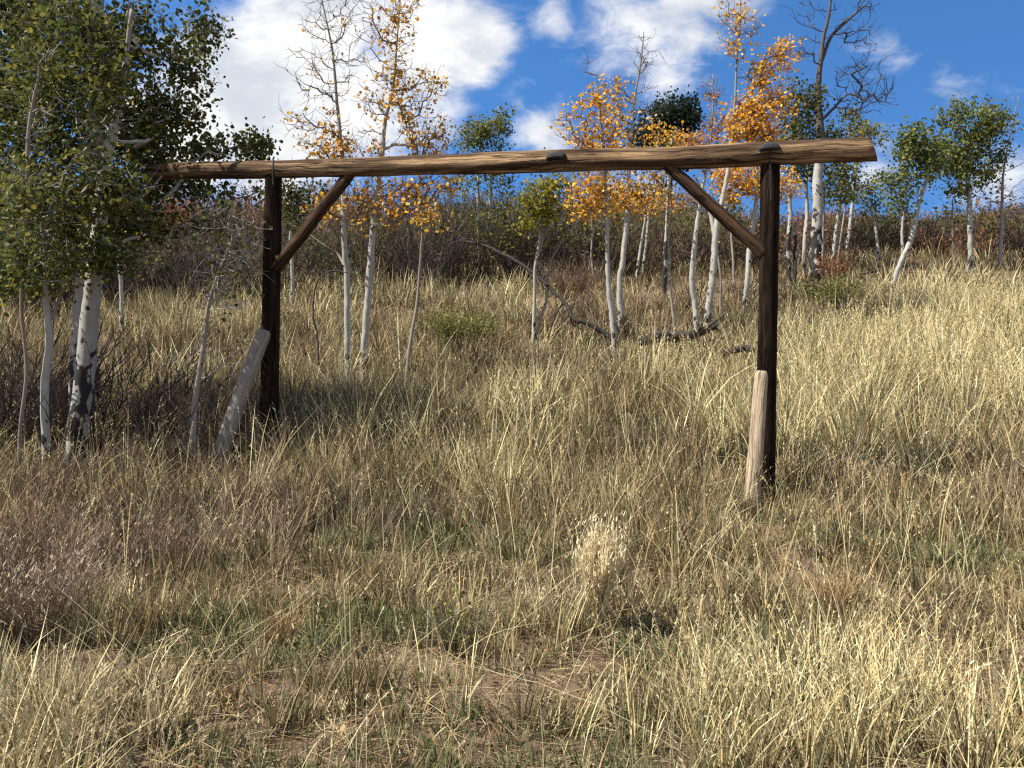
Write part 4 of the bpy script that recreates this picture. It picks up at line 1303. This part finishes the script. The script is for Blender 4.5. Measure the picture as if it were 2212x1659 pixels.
def spikes(ctr, c, size, count, drop=0.3, part=0.30, w=0.24):
    """seed spikelets along the upper part of each stalk"""
    n = len(ctr)
    K = ctr.shape[1] - 1
    for k in range(count):
        t = (1 - part * RS.rand(n)) * K
        i0 = np.minimum(t.astype(int), K - 1)
        f = (t - i0)[:, None]
        p = ctr[np.arange(n), i0] * (1 - f) + ctr[np.arange(n), i0 + 1] * f
        d = ctr[:, -1] - ctr[:, -2]
        az = np.arctan2(d[:, 1], d[:, 0]) + RS.normal(size=n) * 0.7
        cc = c * RS.uniform(0.75, 1.12, (n, 1))
        V, F, C, _ = ribbons(p, size * RS.uniform(0.6, 1.3, n), size * w * RS.uniform(0.7, 1.3, n), az, RS.uniform(0.1, 0.9, n), RS.uniform(-0.1, 0.6, n), cc, cc, K=2, face=RS.rand(n) * np.pi)
        HEADS.add(V, F, C)


def stalks(n, ylo, yhi, hlo, hhi, w, count, size, spots=None, xm=0.72, cols=GOLD, K=6, lean=0.36, bend=0.6, sigma=None):
    """single tall seeding stalks"""
    if spots:
        xs_, ys_ = [], []
        for (u, v, k, s) in spots:
            cx, cy = ground_at(u, v, 0.1)
            xs_.append(cx + RS.normal(size=k) * s)
            ys_.append(cy + RS.normal(size=k) * s * 0.8)
        x, y = np.concatenate(xs_), np.concatenate(ys_)
        n = len(x)
    else:
        y = np.sqrt(RS.rand(n) * (yhi ** 2 - ylo ** 2) + ylo ** 2)
        x = RS.uniform(-1, 1, n) * (xm * y + 0.3)
    z = terrain(x, y) - 0.02
    h = RS.uniform(hlo, hhi, n)
    c = cols[RS.randint(0, len(cols), n)] * RS.uniform(0.75, 1.15, (n, 1))
    V, F, C, ctr = ribbons(np.stack([x, y, z], -1), h, w * RS.uniform(0.7, 1.4, n), RS.rand(n) * 2 * np.pi, RS.rand(n) ** 1.5 * lean, RS.rand(n) ** 1.5 * bend, c * 0.8, c, K=K, face=RS.rand(n) * np.pi)
    GR.add(V, F, C)
    if count:
        spikes(ctr, c, size, count)


# from the road side to the top of the slope
for (nt, ylo, yhi, per, hm, w, K, sg) in ((2500, 1.7, 5.2, 28, 1.15, 0.0056, 3, 0.055), (2700, 4.6, 9.0, 27, 1.25, 0.0080, 3, 0.062), (3500, 8.5, 14.5, 22, 1.4, 0.0115, 3, 0.075),
                                            (4200, 14.0, 22.0, 13, 1.4, 0.0165, 2, 0.10), (4500, 21.0, 33.0, 9, 1.35, 0.024, 2, 0.14)):
    sow(nt, ylo, yhi, per, hm, w, K, sigma=sg)
for (nt, ylo, yhi, per, hm, w, K, sg) in ((4200, 1.7, 5.2, 13, 1.0, 0.0046, 3, 0.12), (3000, 4.6, 9.0, 12, 1.1, 0.0075, 3, 0.14), (2200, 8.5, 14.5, 11, 1.2, 0.011, 3, 0.17), (1600, 14.0, 24.0, 10, 1.2, 0.017, 2, 0.22)):
    sow(nt, ylo, yhi, per, hm, w, K, sigma=sg, fill=True)
# flattened dead straw lying on the earth
n = 12000
y = np.sqrt(RS.rand(n) * (7.5 ** 2 - 1.8 ** 2) + 1.8 ** 2)
x = RS.uniform(-1, 1, n) * (0.75 * y + 0.3)
c = STRAW[RS.randint(0, 4, n)] * RS.uniform(0.6, 1.25, (n, 1))
V, F, C, _ = ribbons(np.stack([x, y, terrain(x, y) + 0.008 + RS.rand(n) * 0.03], -1), RS.uniform(0.08, 0.30, n), np.full(n, 0.0042), RS.rand(n) * 6.28, RS.uniform(0.85, 1.1, n), RS.uniform(-0.15, 0.15, n), c, c, K=3)
# keep the lying straw near the earth: flatten its rise
vv = V.reshape(n, -1, 3)
z0 = terrain(vv[:, :, 0], vv[:, :, 1])
vv[:, :, 2] = z0 + 0.012 + (vv[:, :, 2] - vv[:, :1, 2]) * 0.12 + RS.rand(n, 1) * 0.03
GR.add(vv.reshape(-1, 3), F, C)
# tall seeding stalks
stalks(620, 2.2, 5.5, 0.20, 0.44, 0.0036, 12, 0.017)
stalks(900, 5.0, 9.0, 0.45, 0.80, 0.0042, 10, 0.021)
stalks(1700, 8.5, 15.0, 0.65, 1.05, 0.0060, 7, 0.032)
stalks(1500, 14.0, 24.0, 0.65, 1.05, 0.010, 4, 0.05)
# dense seeding stands: bottom right, bottom left, right slope
stalks(0, 0, 0, 0.38, 0.62, 0.0036, 12, 0.019, spots=[(1700, 1560, 110, 0.26), (1850, 1600, 70, 0.30), (1650, 1640, 80, 0.25), (1950, 1500, 50, 0.3), (2100, 1620, 40, 0.35), (1560, 1500, 30, 0.2)])
stalks(0, 0, 0, 0.20, 0.36, 0.0034, 22, 0.021, spots=[(40, 1640, 130, 0.22), (130, 1600, 90, 0.22), (10, 1560, 80, 0.2), (250, 1640, 40, 0.2)], cols=np.array([(0.60, 0.49, 0.31), (0.54, 0.42, 0.25)]))
stalks(0, 0, 0, 0.85, 1.30, 0.0095, 8, 0.045, spots=[(1800, 900, 220, 0.6), (1950, 830, 380, 0.9), (2100, 780, 380, 1.0), (2180, 700, 380, 1.1), (1850, 760, 300, 0.9), (2200, 900, 200, 0.6), (2000, 680, 200, 1.0), (1150, 1000, 60, 0.2), (740, 860, 60, 0.25), (1450, 850, 90, 0.7), (1620, 800, 70, 0.6)], bend=0.5, lean=0.35)
stalks(0, 0, 0, 0.45, 0.85, 0.0030, 5, 0.02, spots=[(1150, 1340, 20, 0.25), (600, 1400, 16, 0.4), (850, 1420, 16, 0.4), (1350, 1500, 24, 0.5), (300, 1500, 14, 0.4), (2000, 1400, 24, 0.5), (1700, 1300, 24, 0.4)], lean=1.1, bend=0.8)
tag(GR.build('dry_grass', M_GRASS), 'mixed dry golden and green grass covering the whole slope', 'grass', kind='stuff')
tag(HEADS.build('grass_seed_heads', M_GRASS), 'pale seed heads standing above the dry grass', 'grass', kind='stuff')

# pebbles and clods on the bare earth, fallen leaves caught in the grass
PB = Soup()
for (u, v, a, b, st) in Z_DIRT:
    cx, cy = ground_at(u, v, 0.15)
    k = 130
    x, y = cx + RS.normal(size=k) * a * 0.8, cy + RS.normal(size=k) * b * 0.9
    r = 0.004 + 0.014 * RS.rand(k) ** 3
    base = np.array([(1, 0, 0), (-0.5, 0.87, 0), (-0.5, -0.87, 0), (0.1, 0.1, 0.75), (0.5, 0.8, 0.2), (-0.9, 0.1, 0.25)])
    rot = RS.rand(k) * 6.28
    V = base[None] * RS.uniform(0.7, 1.3, (k, 6, 3)) * r[:, None, None]
    V = np.stack([V[:, :, 0] * np.cos(rot)[:, None] - V[:, :, 1] * np.sin(rot)[:, None] + x[:, None], V[:, :, 0] * np.sin(rot)[:, None] + V[:, :, 1] * np.cos(rot)[:, None] + y[:, None], V[:, :, 2] + terrain(x, y)[:, None]], -1)
    f = np.array([(0, 4, 3), (4, 1, 3), (1, 5, 3), (5, 2, 3), (2, 0, 3)])
    F = (np.arange(k)[:, None, None] * 6 + f[None]).reshape(-1, 3)
    c = np.array((0.16, 0.105, 0.07)) * RS.uniform(0.6, 1.7, (k, 1))
    PB.add(V.reshape(-1, 3), F, np.repeat(c, 6, 0))
tag(PB.build('pebbles', M_TWIGMASS), 'small pebbles and clods on the bare earth patches', 'pebbles', kind='stuff')
k = 1500
y = np.sqrt(RS.rand(k) * (10 ** 2 - 2 ** 2) + 2 ** 2)
x = RS.uniform(-0.72, 0.72, k) * y
LV = Soup()
V, F, C = leaves(np.stack([x, y, terrain(x, y) + 0.02 + RS.rand(k) * 0.10], -1), 0.030, 'fallen', near=True)
LV.add(V, F, C)
tag(LV.build('fallen_leaves', M_LEAF), 'fallen dry leaves caught low in the grass', 'leaves', kind='stuff')

# dry weeds scattered through the grass, too many to count
WD = Soup()
for _ in range(620):
    y = math.sqrt(RS.rand() * (24 ** 2 - 5.5 ** 2) + 5.5 ** 2)
    x = RS.uniform(-0.72, 0.72) * y
    zz = float(zone(Z_WEED, np.array([x]), np.array([y]))[0]) + (float(fbm(x, y, 0.5, 77)) - 0.5) * 1.4
    if zz < 0.22:
        continue
    ca, cb = (PUR, BRN, TAN, BRN)[RS.randint(4)]
    bush(WD, x, y, RS.uniform(0.35, 0.75), RS.uniform(0.22, 0.45), 26, ca, cb, w=0.0030 + 0.0006 * y, side=6)
tag(WD.build('dry_weeds', M_TWIGMASS), 'brown dry weeds mixed into the grass', 'weeds', kind='stuff')
nt = sum(len(o.data.polygons) for o in scene.objects if o.type == 'MESH')
print('faces', nt, 'grass', GR.n)
